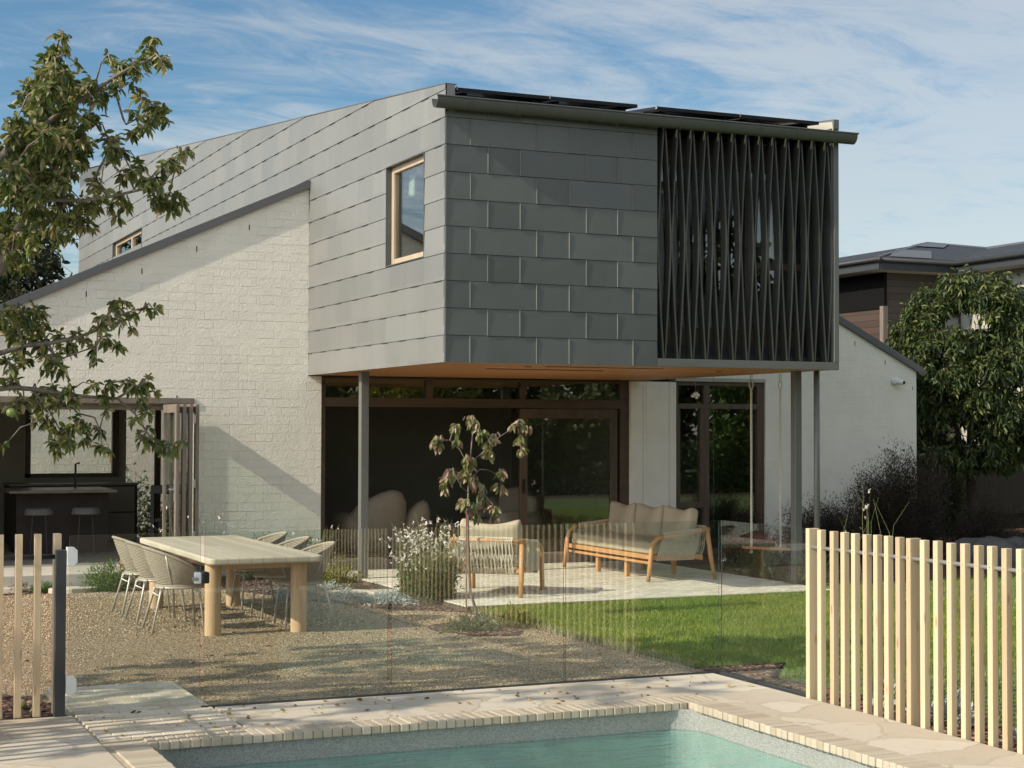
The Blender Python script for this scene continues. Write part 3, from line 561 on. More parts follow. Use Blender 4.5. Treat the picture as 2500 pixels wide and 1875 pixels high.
# ---- zinc box
X0,X1,YF,YB=6.78,12.07,16.95,41.3
ZT=lambda y:5.81+.104*(y-16.92)
rows=[2.70+.3055*i for i in range(18)]
wins=[(17.57,18.865,3.93,5.155),(33.6,36.78,5.60,6.075)]
b=MB(); bk=MB()
ycut=sorted([16.93,YB]+[w_ for q in wins for w_ in q[:2]])
for i,z in enumerate(rows):
    for a,c in zip(ycut[:-1],ycut[1:]):
        z1=z+.3055
        if i>=len(rows)-1 or z>ZT(c): continue
        if any(abs(a-q[0])<1e-6 and z+.15>q[2] and z+.15<q[3]+.0 for q in wins): continue
        # clip against the raked parapet
        P=[]; top=z1-.004
        if ZT(a)>=top: P=[(a,z),(c,z),(c,top),(a,top)]
        else:
            ys=16.92+(top-5.81)/.104; y0=16.92+(z-5.81)/.104
            if y0>a: P=[(y0,z),(c,z)]
            else: P=[(a,z),(c,z)]
            if ys<c: P+=[(c,top),(ys,top)]
            else: P+=[(c,ZT(c))]
            if y0<=a: P+=[(a,ZT(a))]
        # sheets overlap: bottom edge proud of the one below
        L_=max(1,int(round((c-a)/1.85)));
        n=len(P); ox=-.009
        V=[(X0+ox*(1-(p[1]-z)/.3055),p[0],p[1]) for p in P]+[(X0+.012,p[0],p[1]) for p in P]
        b.add(V,[tuple(range(n)),tuple(range(n,2*n))[::-1]]+[(j,j+n,(j+1)%n+n,(j+1)%n) for j in range(n)])
    
# small end-lap ticks under the courses
fl=b; b=MB()
for i,z in enumerate(rows[1:17]):
    y=17.0+random.random()*.6
    while y<40:
        if ZT(y)>z+.02 and not any(q[0]-.3<y<q[1] and q[2]-.05<z<q[3]+.02 for q in wins): b.box(X0-.0145,X0+.004,y,y+.24,z-.0055,z+.0010)
        y+=.62+(i%3)*.05
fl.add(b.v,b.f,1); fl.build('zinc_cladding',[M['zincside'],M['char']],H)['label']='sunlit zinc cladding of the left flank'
bk=MB()
def seg(y0,y1,z0,z1): bk.prism([(y0,z0),(y1,z0),(y1,min(z1,ZT(y1)-.01)),(y0,min(z1,ZT(y0)-.01))],0,X0+.0125,X0+.12)
for a,c,h in ((16.96,17.57,None),(17.57,18.865,0),(18.865,33.6,None),(33.6,36.78,1),(36.78,YB,None)):
    if h is None: seg(a,c,2.705,9)
    else: seg(a,c,2.705,wins[h][2]); seg(a,c,wins[h][3],9)
bk.box(X1-.10,X1,16.96,YB,2.705,5.72); bk.prism([(16.96,5.70),(YB,5.70),(YB,ZT(YB)-.01),(16.96,5.80)],0,X1-.07,X1-.001); bk.box(X0+.12,X1-.1,YB-.1,YB,2.705,8.0)
bk.box(X0+.12,X1-.1,YW+.26,YB-.1,2.705,2.80)
bk.build('wall_core',M['zincdark'],H)
# front sheets
b=MB(); lips=MB(); ev=[7.086,7.91,8.325,9.159]; od=[7.301,7.702,8.545,8.955]
for i in range(10):
    z=2.70+.3055*i; z1=min(z+.3055-.005,5.60); J=[X0-.006]+(ev if i%2==0 else od)+[9.49]
    for a,c in zip(J[:-1],J[1:]):
        e=random.uniform(-.002,.002)
        V=[(a,YF-.016+e,z),(c-.003,YF-.007+e,z),(c-.003,YF-.002,z1),(a,YF-.009,z1)]+[(a,YF+.02,z),(c-.003,YF+.02,z),(c-.003,YF+.02,z1),(a,YF+.02,z1)]
        b.add(V,[(0,1,2,3),(7,6,5,4),(0,4,5,1),(1,5,6,2),(2,6,7,3),(3,7,4,0)])
        if a>7: lips.box(a-.003,a+.001,YF-.020,YF-.004,z+.002,z1-.002)
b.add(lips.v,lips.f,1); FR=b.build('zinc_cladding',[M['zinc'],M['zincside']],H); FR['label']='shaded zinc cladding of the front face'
b=MB(); b.box(9.495,X1,YF-.008,YF+.06,2.70,2.795); b.box(12.0,X1,YF-.012,YF+.06,2.797,5.60); b.box(X0+.1,X1-.02,YF+.03,YF+.10,5.56,5.66); b.box(9.46,9.493,YF+.021,YF+.5,2.8,5.56); b.box(12.0,12.0+.03,YF+.062,YF+.5,2.8,5.56)
b.box(X0+.13,9.459,YF+.022,YF+.06,2.80,5.55)
b.build('zinc_trim',M['steel'],H,bevel=.003)
# louvre screen of bowed blades
zb,zt=2.80,5.545; pitch=.1925
for i in range(13):
    xc=9.585+.1925*i+ .003
    for sgn in (-1,1):
        b=MB(); P=[]; n=18
        for k in range(n+1):
            t=k/n; s_=1-abs(2*t-1)**1.25; x=xc+sgn*(.010+(pitch/2-.016)*s_); P.append((x,zb+(zt-zb)*t))
        V=[]
        for x,z in P: V+=[(x-.004,YF+.005,z),(x+.004,YF+.005,z),(x+.004,YF+.125,z),(x-.004,YF+.125,z)]
        F=[(k*4+a_,k*4+(a_+1)%4,(k+1)*4+(a_+1)%4,(k+1)*4+a_) for k in range(n) for a_ in range(4)]+[(3,2,1,0),(n*4,n*4+1,n*4+2,n*4+3)]
        b.add(V,F)
        V=[]
        for x,z in P: V+=[(x-.008,YF-.004,z),(x+.008,YF-.004,z),(x+.008,YF+.0045,z),(x-.008,YF+.0045,z)]
        b.add(V,F); b.build('louvre_blade',M['louvre'],H)
# upper windows behind the screen
b=MB(); yy=YF+.62
b.box(9.45,12.05,yy,yy+.08,5.20,5.56); b.box(9.45,12.05,yy,yy+.08,2.80,3.22); b.box(9.45,9.55,yy,yy+.08,3.22,5.20); b.box(11.95,12.05,yy,yy+.08,3.22,5.2); b.box(11.10,11.17,yy,yy+.08,3.22,5.2); b.box(11.17,11.95,yy,yy+.08,3.98,4.07)
UW=b.build('upper_window',M['darkwood'],H,bevel=.004)
MB().box(9.55,11.10,yy+.03,yy+.042,3.22,5.20).box(11.17,11.95,yy+.03,yy+.042,3.22,5.20).build('pane',M['winh'],UW)
b=MB(); b.box(9.45,12.05,YF+.05,yy,2.76,2.80); b.box(9.45,12.05,YF+.2,yy,2.80,2.86); b.box(9.495,12.05,yy-.06,yy,2.86,3.0); b.build('louvre_rail',M['char'],H,bevel=.003)
# soffit
b=MB(); b.box(X0+.004,X1-.004,YF+.004,YW-.003,2.703,2.76); SF=b.build('soffit',M['soffit'],H)
MB().box(8.35,9.95,17.60,17.65,2.697,2.7025).build('linear_vent',M['black'],SF); MB().box(8.0,9.6,18.55,18.61,2.697,2.7025).build('linear_vent',M['black'],SF)
for q in ((10.95,17.95),(8.2,17.8)): MB().disc(q,.045,2.697,2.7025).build('downlight',M['black'],SF)
# parapets, roof deck, gutter
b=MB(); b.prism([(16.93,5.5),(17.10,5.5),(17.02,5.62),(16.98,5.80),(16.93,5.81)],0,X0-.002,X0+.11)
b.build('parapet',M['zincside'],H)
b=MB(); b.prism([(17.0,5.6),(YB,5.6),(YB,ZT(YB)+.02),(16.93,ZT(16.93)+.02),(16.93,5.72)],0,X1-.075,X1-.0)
b.build('parapet',M['zinc'],H); MB().prism([(16.94,5.66),(18.5,5.66),(18.5,ZT(18.5)+.0),(16.96,ZT(16.96)-.01)],0,X1-.079,X1-.076).build('parapet_sun_tone',M['render'],H)  # pale sheet: sunlight on the parapet's inner face put into colour
b=MB(); b.prism([(16.93,ZT(16.93)+.001),(YB,ZT(YB)+.001),(YB,ZT(YB)+.012),(16.93,ZT(16.93)+.012)],0,X0-.012,X0+.13); b.build('parapet_cap',M['fascia'],H)
b=MB(); b.add([(X0+.12,16.97,5.60),(X1-.08,16.97,5.60),(X1-.08,YB,ZT(YB)-.2),(X0+.12,YB,ZT(YB)-.2)],[(0,1,2,3)]); b.build('roof',M['roofmetal'],H)
b=MB(); R_=.092; yc,zc=16.835,5.63
prof=[(yc-R_*math.cos(a),zc-R_*1.25*math.sin(a)) for a in np.linspace(0,pi,15)]; inner=[(yc-(R_-.005)*math.cos(a),zc-(R_-.005)*1.25*math.sin(a)) for a in np.linspace(pi,0,15)]
b.prism(prof+inner,0,6.61,12.22); b.tube([(6.60,yc-R_-.004,zc+.008),(12.23,yc-R_-.004,zc+.008)],.011,8)
GU=b.build('gutter',M['gut'],H,smooth=False)
for x in (7.04,7.59,8.13,8.66,9.19,9.72,10.26,10.81,11.35,11.90):
    b=MB(); pr=[(yc-(R_+.005)*math.cos(a),zc-(R_+.005)*1.25*math.sin(a)) for a in np.linspace(-.12,pi,15)]; b.prism(pr+prof[::-1][:14],0,x-.014,x+.014); b.box(x-.014,x+.014,yc-R_-.015,16.93,zc+.012,zc+.018); b.build('gutter_bracket',M['gut'],GU)
# ---- flank windows
def flankwin(y0,y1,z0,z1,mull,lab):
    b=MB(); X=X0-.012
    b.box(X,X+.14,y0,y0+.012,z0,z1); b.box(X,X+.14,y1-.012,y1,z0,z1); b.box(X,X+.14,y0+.012,y1-.012,z1-.012,z1); b.box(X,X+.14,y0+.012,y1-.012,z0,z0+.012)
    rv=b.build('window_reveal',M['zincdark'],H)
    b=MB(); a0,a1,c0,c1=y0+.012,y1-.012,z0+.012,z1-.012; t=.062; Xw=X0+.06
    b.box(Xw,Xw+.07,a0,a0+t,c0,c1); b.box(Xw,Xw+.07,a1-t*1.3,a1,c0,c1); b.box(Xw,Xw+.07,a0+t,a1-t*1.3,c0,c0+t*1.25); b.box(Xw,Xw+.07,a0+t,a1-t*1.3,c1-t*1.2,c1)
    for y in mull: b.box(Xw-.005,Xw+.07,y-.05,y+.05,c0+t*1.25,c1-t*1.2)
    fr=b.build('window',M['sashwood'],H,bevel=.006); fr['label']=lab
    MB().box(Xw+.03,Xw+.042,a0+t,a1-t*1.3,c0+t,c1-t).build('pane',M['win'],fr)
flankwin(17.57,18.865,3.93,5.155,[],'pale timber window on the sunlit zinc flank')
flankwin(33.6,36.78,5.60,6.075,[34.95],'small far timber window on the zinc flank')
# rooms behind the upper windows
b=MB(); b.box(6.95,11.9,20.2,20.3,2.85,5.5); b.box(6.95,11.9,17.7,20.3,2.81,2.85); b.box(9.2,9.3,17.7,20.2,2.85,5.5); b.build('upper_room',M['interior'],H)
b=MB(); b.box(7.0,7.02,18.93,19.12,3.95,5.15); b.build('curtain',M['greyint'],H)
# ---- living room glazing
yg=YW+.06
b=MB(); b.box(6.985,7.05,yg,yg+.13,.131,2.69); b.box(11.74,11.885,yg,yg+.13,.131,2.69); b.box(7.05,11.74,yg,yg+.13,2.27,2.40); b.box(7.05,11.74,yg,yg+.13,2.66,2.695); b.box(8.57,8.67,yg,yg+.12,2.40,2.66); b.box(10.07,10.16,yg,yg+.12,2.40,2.66)
b.box(7.05,11.74,yg+.01,yg+.13,.131,.16)
GF=b.build('glazing_frame',M['darkwood'],H,bevel=.005)
MB().box(7.05,8.57,yg+.05,yg+.06,2.40,2.66).box(8.67,10.07,yg+.05,yg+.06,2.40,2.66).box(10.16,11.74,yg+.05,yg+.06,2.40,2.66).build('pane',M['win'],GF)
b=MB(); b.box(10.07,10.19,yg+.02,yg+.08,.16,2.26); b.box(11.58,11.70,yg+.02,yg+.08,.16,2.26); b.box(10.19,11.58,yg+.02,yg+.08,2.12,2.26); b.box(10.19,11.58,yg+.02,yg+.08,.16,.32)
SD=b.build('sliding_door',M['darkwoodv'],H,bevel=.005)
MB().box(10.19,11.58,yg+.045,yg+.055,.32,2.12).build('pane',M['win'],SD); MB().box(10.11,10.14,yg-.01,yg+.019,1.0,1.22).build('door_handle',M['black'],SD,bevel=.004)
# window wall right of the pillar
yg2=YW+.03
b=MB(); b.box(12.675,12.73,yg2,yg2+.12,.02,2.70); b.box(14.17,14.295,yg2,yg2+.12,.02,2.70); b.box(12.73,14.17,yg2,yg2+.12,2.64,2.70); b.box(12.73,14.17,yg2,yg2+.12,2.28,2.36); b.box(13.19,13.29,yg2+.003,yg2+.12,.02,2.28); b.box(13.19,13.29,yg2+.003,yg2+.12,2.36,2.64); b.box(12.73,13.19,yg2,yg2+.12,.74,.83); b.box(12.73,12.77,yg2+.002,yg2+.1,.83,2.28); b.box(13.13,13.19,yg2+.002,yg2+.1,.83,2.28); b.box(12.73,14.17,yg2,yg2+.12,.02,.10)
WF=b.build('window',M['darkwoodv'],H,bevel=.004); WF['label']='tall dark timber window behind the rope swing'
MB().box(12.77,13.13,yg2+.05,yg2+.06,.83,2.28).box(13.29,14.17,yg2+.05,yg2+.06,.1,2.28).box(12.73,13.19,yg2+.05,yg2+.06,.1,.74).box(12.73,13.19,yg2+.05,yg2+.06,2.36,2.64).box(13.29,14.17,yg2+.05,yg2+.06,2.36,2.64).build('pane',M['win'],WF)
MB().box(12.67,14.30,YW-.01,YW+.24,2.705,2.76).build('lintel',M['render'],H)
# rooms
b=MB(); b.box(6.99,12.4,27.4,27.5,.13,2.75); b.box(6.98,7.04,22.35,27.4,.13,2.75); b.box(12.3,12.4,22.35,27.4,.13,2.75); b.box(6.98,12.3,22.31,27.5,2.705,2.80)
b.build('living_room_shell',M['interior'],H); MB().box(6.98,12.4,22.0+.02,27.4,.05,.128).build('room_floor',M['interior2'],H)
b=MB(); b.box(12.4,17.0,24.8,24.9,0,2.8); b.box(12.4,17,22.4,24.8,0,.06); b.box(12.4,17,22.35,24.9,2.77,2.8); b.build('study_shell',M['interior'],H)
b=MB(); b.box(7.2,7.32,22.2,22.21+.02,1.0,1.08)
# kitchen shell
b=MB(); b.box(.6,3.62,27.0,27.2,.15,2.6); b.box(3.62,5.08,27.0,27.2,.15,1.17); b.box(3.62,6.72,27.0,27.2,2.36,2.6); b.box(5.08,5.22,27.0,27.2,.15,2.36); b.box(.5,.6,22.3,27.2,.15,2.6); b.box(6.72,6.8,22.31,27.0,.15,2.6); b.box(.6,6.72,22.31,27.0,2.62,2.68)
b.build('kitchen_shell',M['interior'],H); MB().box(.6,6.72,22.032,27.2,.06,.149).build('room_floor',M['interior2'],H)
b=MB(); b.box(3.62,3.70,26.9,27.0,1.17,2.36); b.box(3.62,5.08,26.9,27.0,1.17,1.23); b.box(4.98,5.08,26.9,27.0,1.23,2.36); b.box(3.70,4.98,26.9,27.0,2.28,2.36); b.box(5.70,5.80,27.05,27.12,.15,2.36); b.box(6.2,6.26,27.05,27.12,.15,2.36); b.build('courtyard_window',M['darkwoodv'],H,bevel=.004)
MB().box(3.70,4.98,26.95,26.96,1.23,2.28).box(5.80,6.2,27.08,27.09,.15,2.36).build('pane',M['doorglass'],H)
b=MB(); b.box(-.5,6.77,30.0,30.2,-.1,2.9); cw=b.build('courtyard_wall',M['brick'],H)
b=MB(); b.box(.6,5.17,YW-.02,YW+.12,2.285,2.364); b.box(.6,5.17,YW+.12,YW+.25,2.20,2.36); b.build('door_head',M['greywood'],H,bevel=.004)
# folded glass door leaves
def leaf_(x,y0,y1,rz):
    b=MB(); t=.045; z0,z1=.17,2.27; w_=y1-y0
    b.box(x,x+t,y0,y0+.10,z0,z1); b.box(x,x+t,y1-.022,y1,z0,z1); b.box(x,x+t,y0+.10,y1-.022,z1-.11,z1); b.box(x,x+t,y0+.10,y1-.022,z0,z0+.16)
    o=b.build('door',M['greywood'],H,bevel=.004); MB().box(x+.018,x+.026,y0+.10,y1-.022,z0+.16,z1-.11).build('pane',M['doorglass'],o); return o
for i,x in enumerate((4.74,4.83,4.92,5.005)):
    o=leaf_(x,21.20+.01*i,22.0,0)
    if i==0:
        b=MB(); b.tube([(4.735,21.26,1.16),(4.69,21.26,1.16),(4.69,21.36,1.16)],.009,8); b.box(4.732,4.739,21.23,21.28,1.0,1.3); b.build('door_handle',M['galv'],o)
    if i==2:
        for z in (.5,1.18,2.02): MB().box(4.965,4.998,21.185,21.206,z,z+.11).build('hinge',M['galv'],o,bevel=.003)
# interior kitchen joinery as things
K=thing('kitchen_island','dark timber kitchen island with a thin stone top behind the stools','kitchen island',(3.8,24.6,.15))
b=MB(); b.box(3.15,4.45,24.3,25.1,.15,1.03); b.build('base',M['joinery'],K,bevel=.004); b=MB(); b.box(3.0,4.5,23.9,25.2,1.03,1.07); b.build('benchtop',M['stonetop'],K,bevel=.006)
b=MB(); b.tube([(4.02,24.6,1.07),(4.02,24.6,1.43),(4.08,24.6,1.44)],.016,8); b.build('tap',M['black'],K)
K2=thing('kitchen_cabinet','dark kitchen cabinet below the courtyard window','cabinet',(4.6,26.4,.15))
MB().box(3.3,5.25,26.2,26.9,.15,1.06).build('carcass',M['joinery'],K2,bevel=.004); MB().box(3.28,5.27,26.18,26.9,1.06,1.09).build('benchtop',M['stonetop'],K2); MB().box(4.62,5.2,26.17,26.195,.2,.62).box(4.62,5.2,26.17,26.195,.64,1.03).build('drawer_front',M['interior2'],K2,bevel=.003)
for i,(x,lab) in enumerate(((3.40,'left round bar stool with speckled seat at the dark kitchen island'),(4.05,'right round bar stool with speckled seat at the dark kitchen island'))):
    t=thing('bar_stool',lab,'bar stool',(x,23.85,.15),0,'stools at the kitchen island')
    b=MB(); b.disc((0,0),.19,.58,.66,28,.205); b.disc((0,0),.17,.66,.675,28,.19); b.build('seat',M['stool'],t,False,bevel=.02,seg=3)
    for a in (.6,2.2,3.8,5.4): MB().tube([(.12*math.cos(a),.12*math.sin(a),.58),(.16*math.cos(a),.16*math.sin(a),0)],.009,6).build('leg',M['char'],t,False)
for i,(x,y,lab) in enumerate(((5.32,24.3,'black timber dining chair inside the kitchen, nearest the stools'),(5.62,24.0,'black timber dining chair inside the kitchen, nearest the folded doors'))):
    t=thing('indoor_chair',lab,'chair',(x,y,.15),-.5,'black chairs inside the kitchen')
    MB().box(-.2,.2,-.2,.2,.42,.46).build('seat',M['black'],t,False,bevel=.01)
    MB().box(-.19,.19,-.22,-.19,.84,.97).build('backrest',M['black'],t,False,bevel=.01)
    for sx_ in (-1,1):
        MB().box(sx_*.17-.025,sx_*.17+.025,-.225,-.185,0,.96).build('leg',M['black'],t,False); MB().box(sx_*.17-.02,sx_*.17+.02,.15,.19,0,.42).build('leg',M['black'],t,False)
# lounge seats inside the living room
def lounge(x,y,rz,lab):
    t=thing('lounge_chair',lab,'armchair',(x,y,.13),rz,'beige lounge chairs inside the living room')
    rbox('seat',1.25,.9,.42,.16,M['fabric2'],t,(0,.05,.22),puff=.15,world=False)
    def bend(p,u,v,w_): p.y+=.12*u*u-.1*w_*.5; p.z+=.12*math.sin(1.6*u+.6); return p
    rbox('backrest',.86,.30,.68,.13,M['fabric2'],t,(-.16,-.34,.42),puff=.2,world=False,fn=bend)
    rbox('armrest',.50,.36,.50,.14,M['fabric2'],t,(.46,-.22,.36),puff=.2,world=False,fn=bend); rbox('armrest',.3,.8,.46,.13,M['fabric2'],t,(-.56,.02,.32),puff=.2,world=False)
lounge(8.22,23.05,.05,'beige high backed lounge chair behind the steel post'); lounge(10.25,23.3,pi*.55,'beige high backed lounge chair beside the sliding door frame')
t=thing('coffee_table','dark low round coffee table between the lounge chairs','coffee table',(9.35,23.4,.13)); MB().disc((0,0),.38,.36,.40,30).build('top',M['stonetop'],t,False); MB().disc((0,0),.12,0,.36,20).build('base',M['joinery'],t,False)
# ---- posts and downpipe
for x0,x1,y0,y1,z0 in ((6.975,7.085,20.35,20.46,-.03),(11.81,11.91,17.52,17.63,-.05)):
    b=MB(); b.box(x0,x1,y0,y1,z0,2.702); b.build('post',M['steel'],H,bevel=.008,seg=2)
b=MB(); b.tube([(12.01,17.34,-.05),(12.01,17.34,2.70)],.038,14); b.build('downpipe',M['steel'],H,smooth=True)
for i,(x,y) in enumerate(((12.357,21.93),(12.39,20.99),(12.32,19.745))):
    xx=min(x,11.95) if i else 12.03
    b=MB(); b.tube([(xx,y,0.0),(xx,y,2.70)],.0022,5); b.build('climbing_wire',M['char'],H)
# security camera
t=thing('security_camera','small white security camera on the right brick wall','camera',(16.79,YW,2.76)); rbox('body',.13,.11,.13,.055,M['white'],t,(16.79,YW-.055,2.76)); b=MB(); b.tube([(16.79,YW-.10,2.755),(16.84,YW-.20,2.735)],[.045,.042],18); b.build('barrel',M['white'],t,bevel=.006); b=MB(); b.tube([(16.84,YW-.198,2.736),(16.845,YW-.212,2.733)],[.03,.028],16); b.build('lens',M['black'],t)
# solar panels
labs=['leftmost of the four black solar panels on the zinc roof','second black solar panel from the left on the zinc roof','third black solar panel from the left, right of the gap between the panel pairs','rightmost of the four black solar panels, beside the right parapet']
for lab,x in zip(labs,(6.95,8.11,9.52,10.68)):
    t=thing('solar_panel',lab,'solar panel',(x,17.0,5.78),0,'black solar panels on the zinc roof'); t.rotation_euler.x=.104
    b=MB(); b.box(0,1.14,0,.03,-.02,.02); b.box(0,1.14,1.70,1.73,-.02,.02); b.box(0,.03,.03,1.70,-.02,.02); b.box(1.11,1.14,.03,1.70,-.02,.02); b.build('frame',M['black'],t,False)
    MB().box(.03,1.11,.03,1.70,.005,.016).build('panel',M['solar'],t,False); MB().box(.1,.16,.1,1.6,-.14,-.021).box(.98,1.04,.1,1.6,-.14,-.021).box(.0,1.14,.35,.39,-.06,-.021).build('rail',M['black'],t,False)
    MB().box(-.012,.0,-.004,.03,-.012,.03).build('clamp',M['galv'],t,False)
# ================================================================== POOL FENCES
GFN=thing('glass_fence','frameless glass pool fence with a dark base channel','glass fence',(6.96,11.43,0))
def pane(name,parent,x0,x1,y0,y1,z0,z1,mats,thin):
    b=MB(); b.box(x0,x1,y0,y1,z0,z1); me_edge=[]
    o=b.build(name,mats,parent)
    for p in o.data.polygons:
        n=p.normal; big=abs(n.y)>.9 if thin=='y' else abs(n.x)>.9
        p.material_index=0 if big else 1
    return o
PM=[M['pool_glass'],M['edge']]
for x0,x1 in ((2.765,4.13),(4.165,5.572),(5.590,6.968)): pane('glass_panel',GFN,x0,x1,11.426,11.434,.004,1.22,PM,'y')
pane('glass_panel',GFN,6.974,6.982,10.165,11.41,.004,1.222,PM,'x')
b=MB(); b.box(2.75,6.995,11.408,11.423,-.05,.004); b.box(2.75,6.995,11.437,11.452,-.05,.006); b.box(6.956,6.971,10.15,11.407,-.05,.005); b.box(6.985,7.0,10.15,11.407,-.05,.006); b.build('base_channel',M['char'],GFN)
GT=thing('glass_gate','frameless glass gate hung from the dark post','gate',(1.83,11.43,0))
pane('glass_panel',GT,1.835,2.735,11.426,11.434,.055,1.22,PM,'y')
for z in (.15,1.02):
    b=MB(); b.prism([(1.815,z),(1.86,z-.008),(1.885,z+.02),(1.885,z+.10),(1.86,z+.125),(1.815,z+.125)],1,11.40,11.423); b.prism([(1.815,z),(1.885,z+.02),(1.885,z+.10),(1.815,z+.125)],1,11.437,11.46); b.build('hinge',M['white'],GT,bevel=.004)
b=MB(); b.box(2.685,2.735,11.39,11.423,.865,.945); b.build('latch',M['white'],GT,bevel=.01); b=MB(); b.tube([(2.7,11.38,.90),(2.667,11.38,.90)],.012,10); b.tube([(2.7,11.39,.90),(2.7,11.375,.90)],.012,10); b.build('latch_knob',M['galv'],GT)
b=MB(); b.box(2.745,2.79,11.385,11.47,.865,.945); tag(b.build('gate_latch_keeper',M['black'],bevel=.008),'black latch keeper clamped to the glass panel beside the gate','latch keeper')
GP_=thing('gate_post','charcoal metal gate post left of the glass gate','post',(1.78,11.46,0)); b=MB(); b.box(1.745,1.815,11.43,11.50,-.05,1.122); b.build('shaft',M['char'],GP_,bevel=.003)
# right slat fence
RF=thing('slat_fence','pale pine slat fence with a grey tube rail right of the pool','timber fence',(6.93,10.09,0))
slv=[10.09,9.945,9.79,9.66,9.535,9.40,9.28,9.16,9.035,8.92,8.775,8.64,8.505,8.37,8.24,8.115,7.985]
y=7.985
while y>1.2: y-=.131; slv.append(y)
for i,y in enumerate(slv):
    post=i in (0,9) or (i>9 and (i-9)%9==0)
    x0=6.905; x1=x0+(.092 if post else .046); b=MB(); b.box(x0,x1,y-.022,y+.024,-.02 if not post else -.1,1.229+(.004 if post else 0)+random.uniform(-.003,.003))
    o=b.build('post' if post else 'slat',M['pine'],RF,bevel=.002,seg=1)
    MB().tube([(x0+.0008,y,1.10),(x0-.001,y,1.10)],.0035,6).build('screw',M['char'],o) if i<20 else None
b=MB(); b.tube([(6.934,10.08,1.095),(6.934,1.2,1.095)],.0135,10); b.build('rail',M['galv'],RF,smooth=True)
# left slat fence
LF=thing('slat_fence','pale pine slat fence with a dark tube rail left of the glass gate','timber fence',(1.5,11.49,0))
xs=[1.77,1.632,1.508,1.385]
while xs[-1]>-2: xs.append(xs[-1]-.128)
for i,x in enumerate(xs):
    b=MB(); d=.09 if i==0 else .045
    x0=x-.023; b.box(x0,x0+.046,11.465+(.04 if i==0 else 0),11.465+(.04 if i==0 else 0)+d,.0,1.232+random.uniform(-.003,.003)); 
    b.build('post' if i==0 else 'slat',M['pine'],LF,bevel=.002,seg=1)
    if i and i<5: MB().box(x+.024,x+.030,11.475,11.50,-.02,.06).build('bracket',M['galv'],LF)
b=MB(); b.tube([(1.745,11.505,1.075),(-2,11.505,1.075)],.016,10); b.build('rail',M['char'],LF,smooth=True)
SFN=thing('slat_fence','pale pine slat fence running beside the pool path just left of the frame','timber fence',(.88,10.4,0))
y=11.2
while y>10.0:
    MB().box(.86,.906,y-.022,y+.022,-.02,1.23).build('slat',M['pine'],SFN); y-=.13
MB().tube([(.89,11.2,1.09),(.89,10.0,1.09)],.0135,10).build('rail',M['galv'],SFN)
# ================================================================== FURNITURE
T=thing('dining_table','long weathered teak outdoor table with thick round legs','table',(4.3,17.1,-.05))
def rrect(x0,x1,y0,y1,r,n=6):
    P=[]
    for cx_,cy_,a0 in ((x1-r,y1-r,0),(x0+r,y1-r,pi/2),(x0+r,y0+r,pi),(x1-r,y0+r,1.5*pi)):
        P+=[(cx_+r*math.cos(a0+k/n*pi/2),cy_+r*math.sin(a0+k/n*pi/2)) for k in range(n+1)]
    return P
b=MB(); b.prism(rrect(3.775,4.915,15.42,18.75,.07),2,.650,.715); b.build('tabletop',M['tabletop'],T,bevel=.018,seg=3)
b=MB(); b.box(3.9,3.94,15.9,18.2,.585,.648); b.box(4.72,4.76,15.9,18.2,.585,.648); b.box(3.95,4.71,15.70,15.76,.585,.648); b.box(3.95,4.71,18.3,18.36,.585,.648); b.build('apron',M['teakleg'],T,bevel=.004)
for x,y in ((3.885,15.72),(4.735,15.68),(3.90,18.37),(4.74,18.25)):
    b=MB(); b.disc((x,y),.080,-.052,.649,28); b.build('leg',M['teakleg'],T,bevel=.006)
def rim(a,top):
    A=math.radians(a); k=abs(a)/118.
    if top: R1,R2=.285,.275; z=.83-.21*k**1.9; x=-R1*math.cos(A)-.05*(1-k); y=R2*math.sin(A)
    else: R1,R2=.20,.205; z=.46; x=-R1*math.cos(A)+.02; y=R2*math.sin(A)
    return Vector((x,y,z))
def make_chair(lab):
    t=thing('dining_chair',lab,'chair',(0,0,0),0,'woven dining chairs around the teak table')
    A=np.linspace(-118,118,37); b=MB(); nr=22
    for r in range(nr):
        v=r/(nr-1); pts=[]
        for a in A:
            p0,p1=rim(a,False),rim(a,True); bow=math.sin(pi*v)*.012; p=p0.lerp(p1,v); d=Vector((p.x,p.y,0)).normalized(); pts.append(p+d*bow)
        b.tube(pts,.0078,5)
    b.build('woven_back',M['wicker'],t,False,smooth=True)
    b=MB(); b.tube([rim(a,True) for a in A],.015,8); b.build('top_rim',M['wicker'],t,False,smooth=True)
    b=MB()
    for a in (-118,-62,62,118): b.tube([rim(a,False),rim(a,False).lerp(rim(a,True),.5)+Vector((-math.cos(math.radians(a))*.02,math.sin(math.radians(a))*.02,0)),rim(a,True)],.010,6)
    b.build('back_rib',M['chairmetal'],t,False,smooth=True)
    b=MB(); P=[(.23*math.cos(q)*(1.0 if math.cos(q)<0 else 1.05)+.02,.225*math.sin(q)) for q in np.linspace(0,2*pi,25)[:-1]]; b.prism(P,2,.44,.465); b.build('seat',M['wicker'],t,False,bevel=.008)
    b=MB(); b.tube([(x,y,.435) for x,y in P]+[(P[0][0],P[0][1],.435)],.012,7); b.tube([(-.19,-.17,.435),(-.205,-.19,.36),(-.205,.19,.36),(-.19,.17,.435)],.008,6); b.tube([(.2,-.17,.38),(.2,.17,.38)],.008,6); b.build('seat_frame',M['chairmetal'],t,False,smooth=True)
    for sx_,sy_,fx,fy in ((-1,-1,-.29,-.26),(-1,1,-.29,.26),(1,-1,.23,-.24),(1,1,.23,.24)):
        MB().tube([(sx_*.155,sy_*.155,.44),(sx_*.19,sy_*.175,.40),(fx,fy,0)],.0115,8).build('leg',M['chairmetal'],t,False,smooth=True)
    return t
c0=make_chair('x')
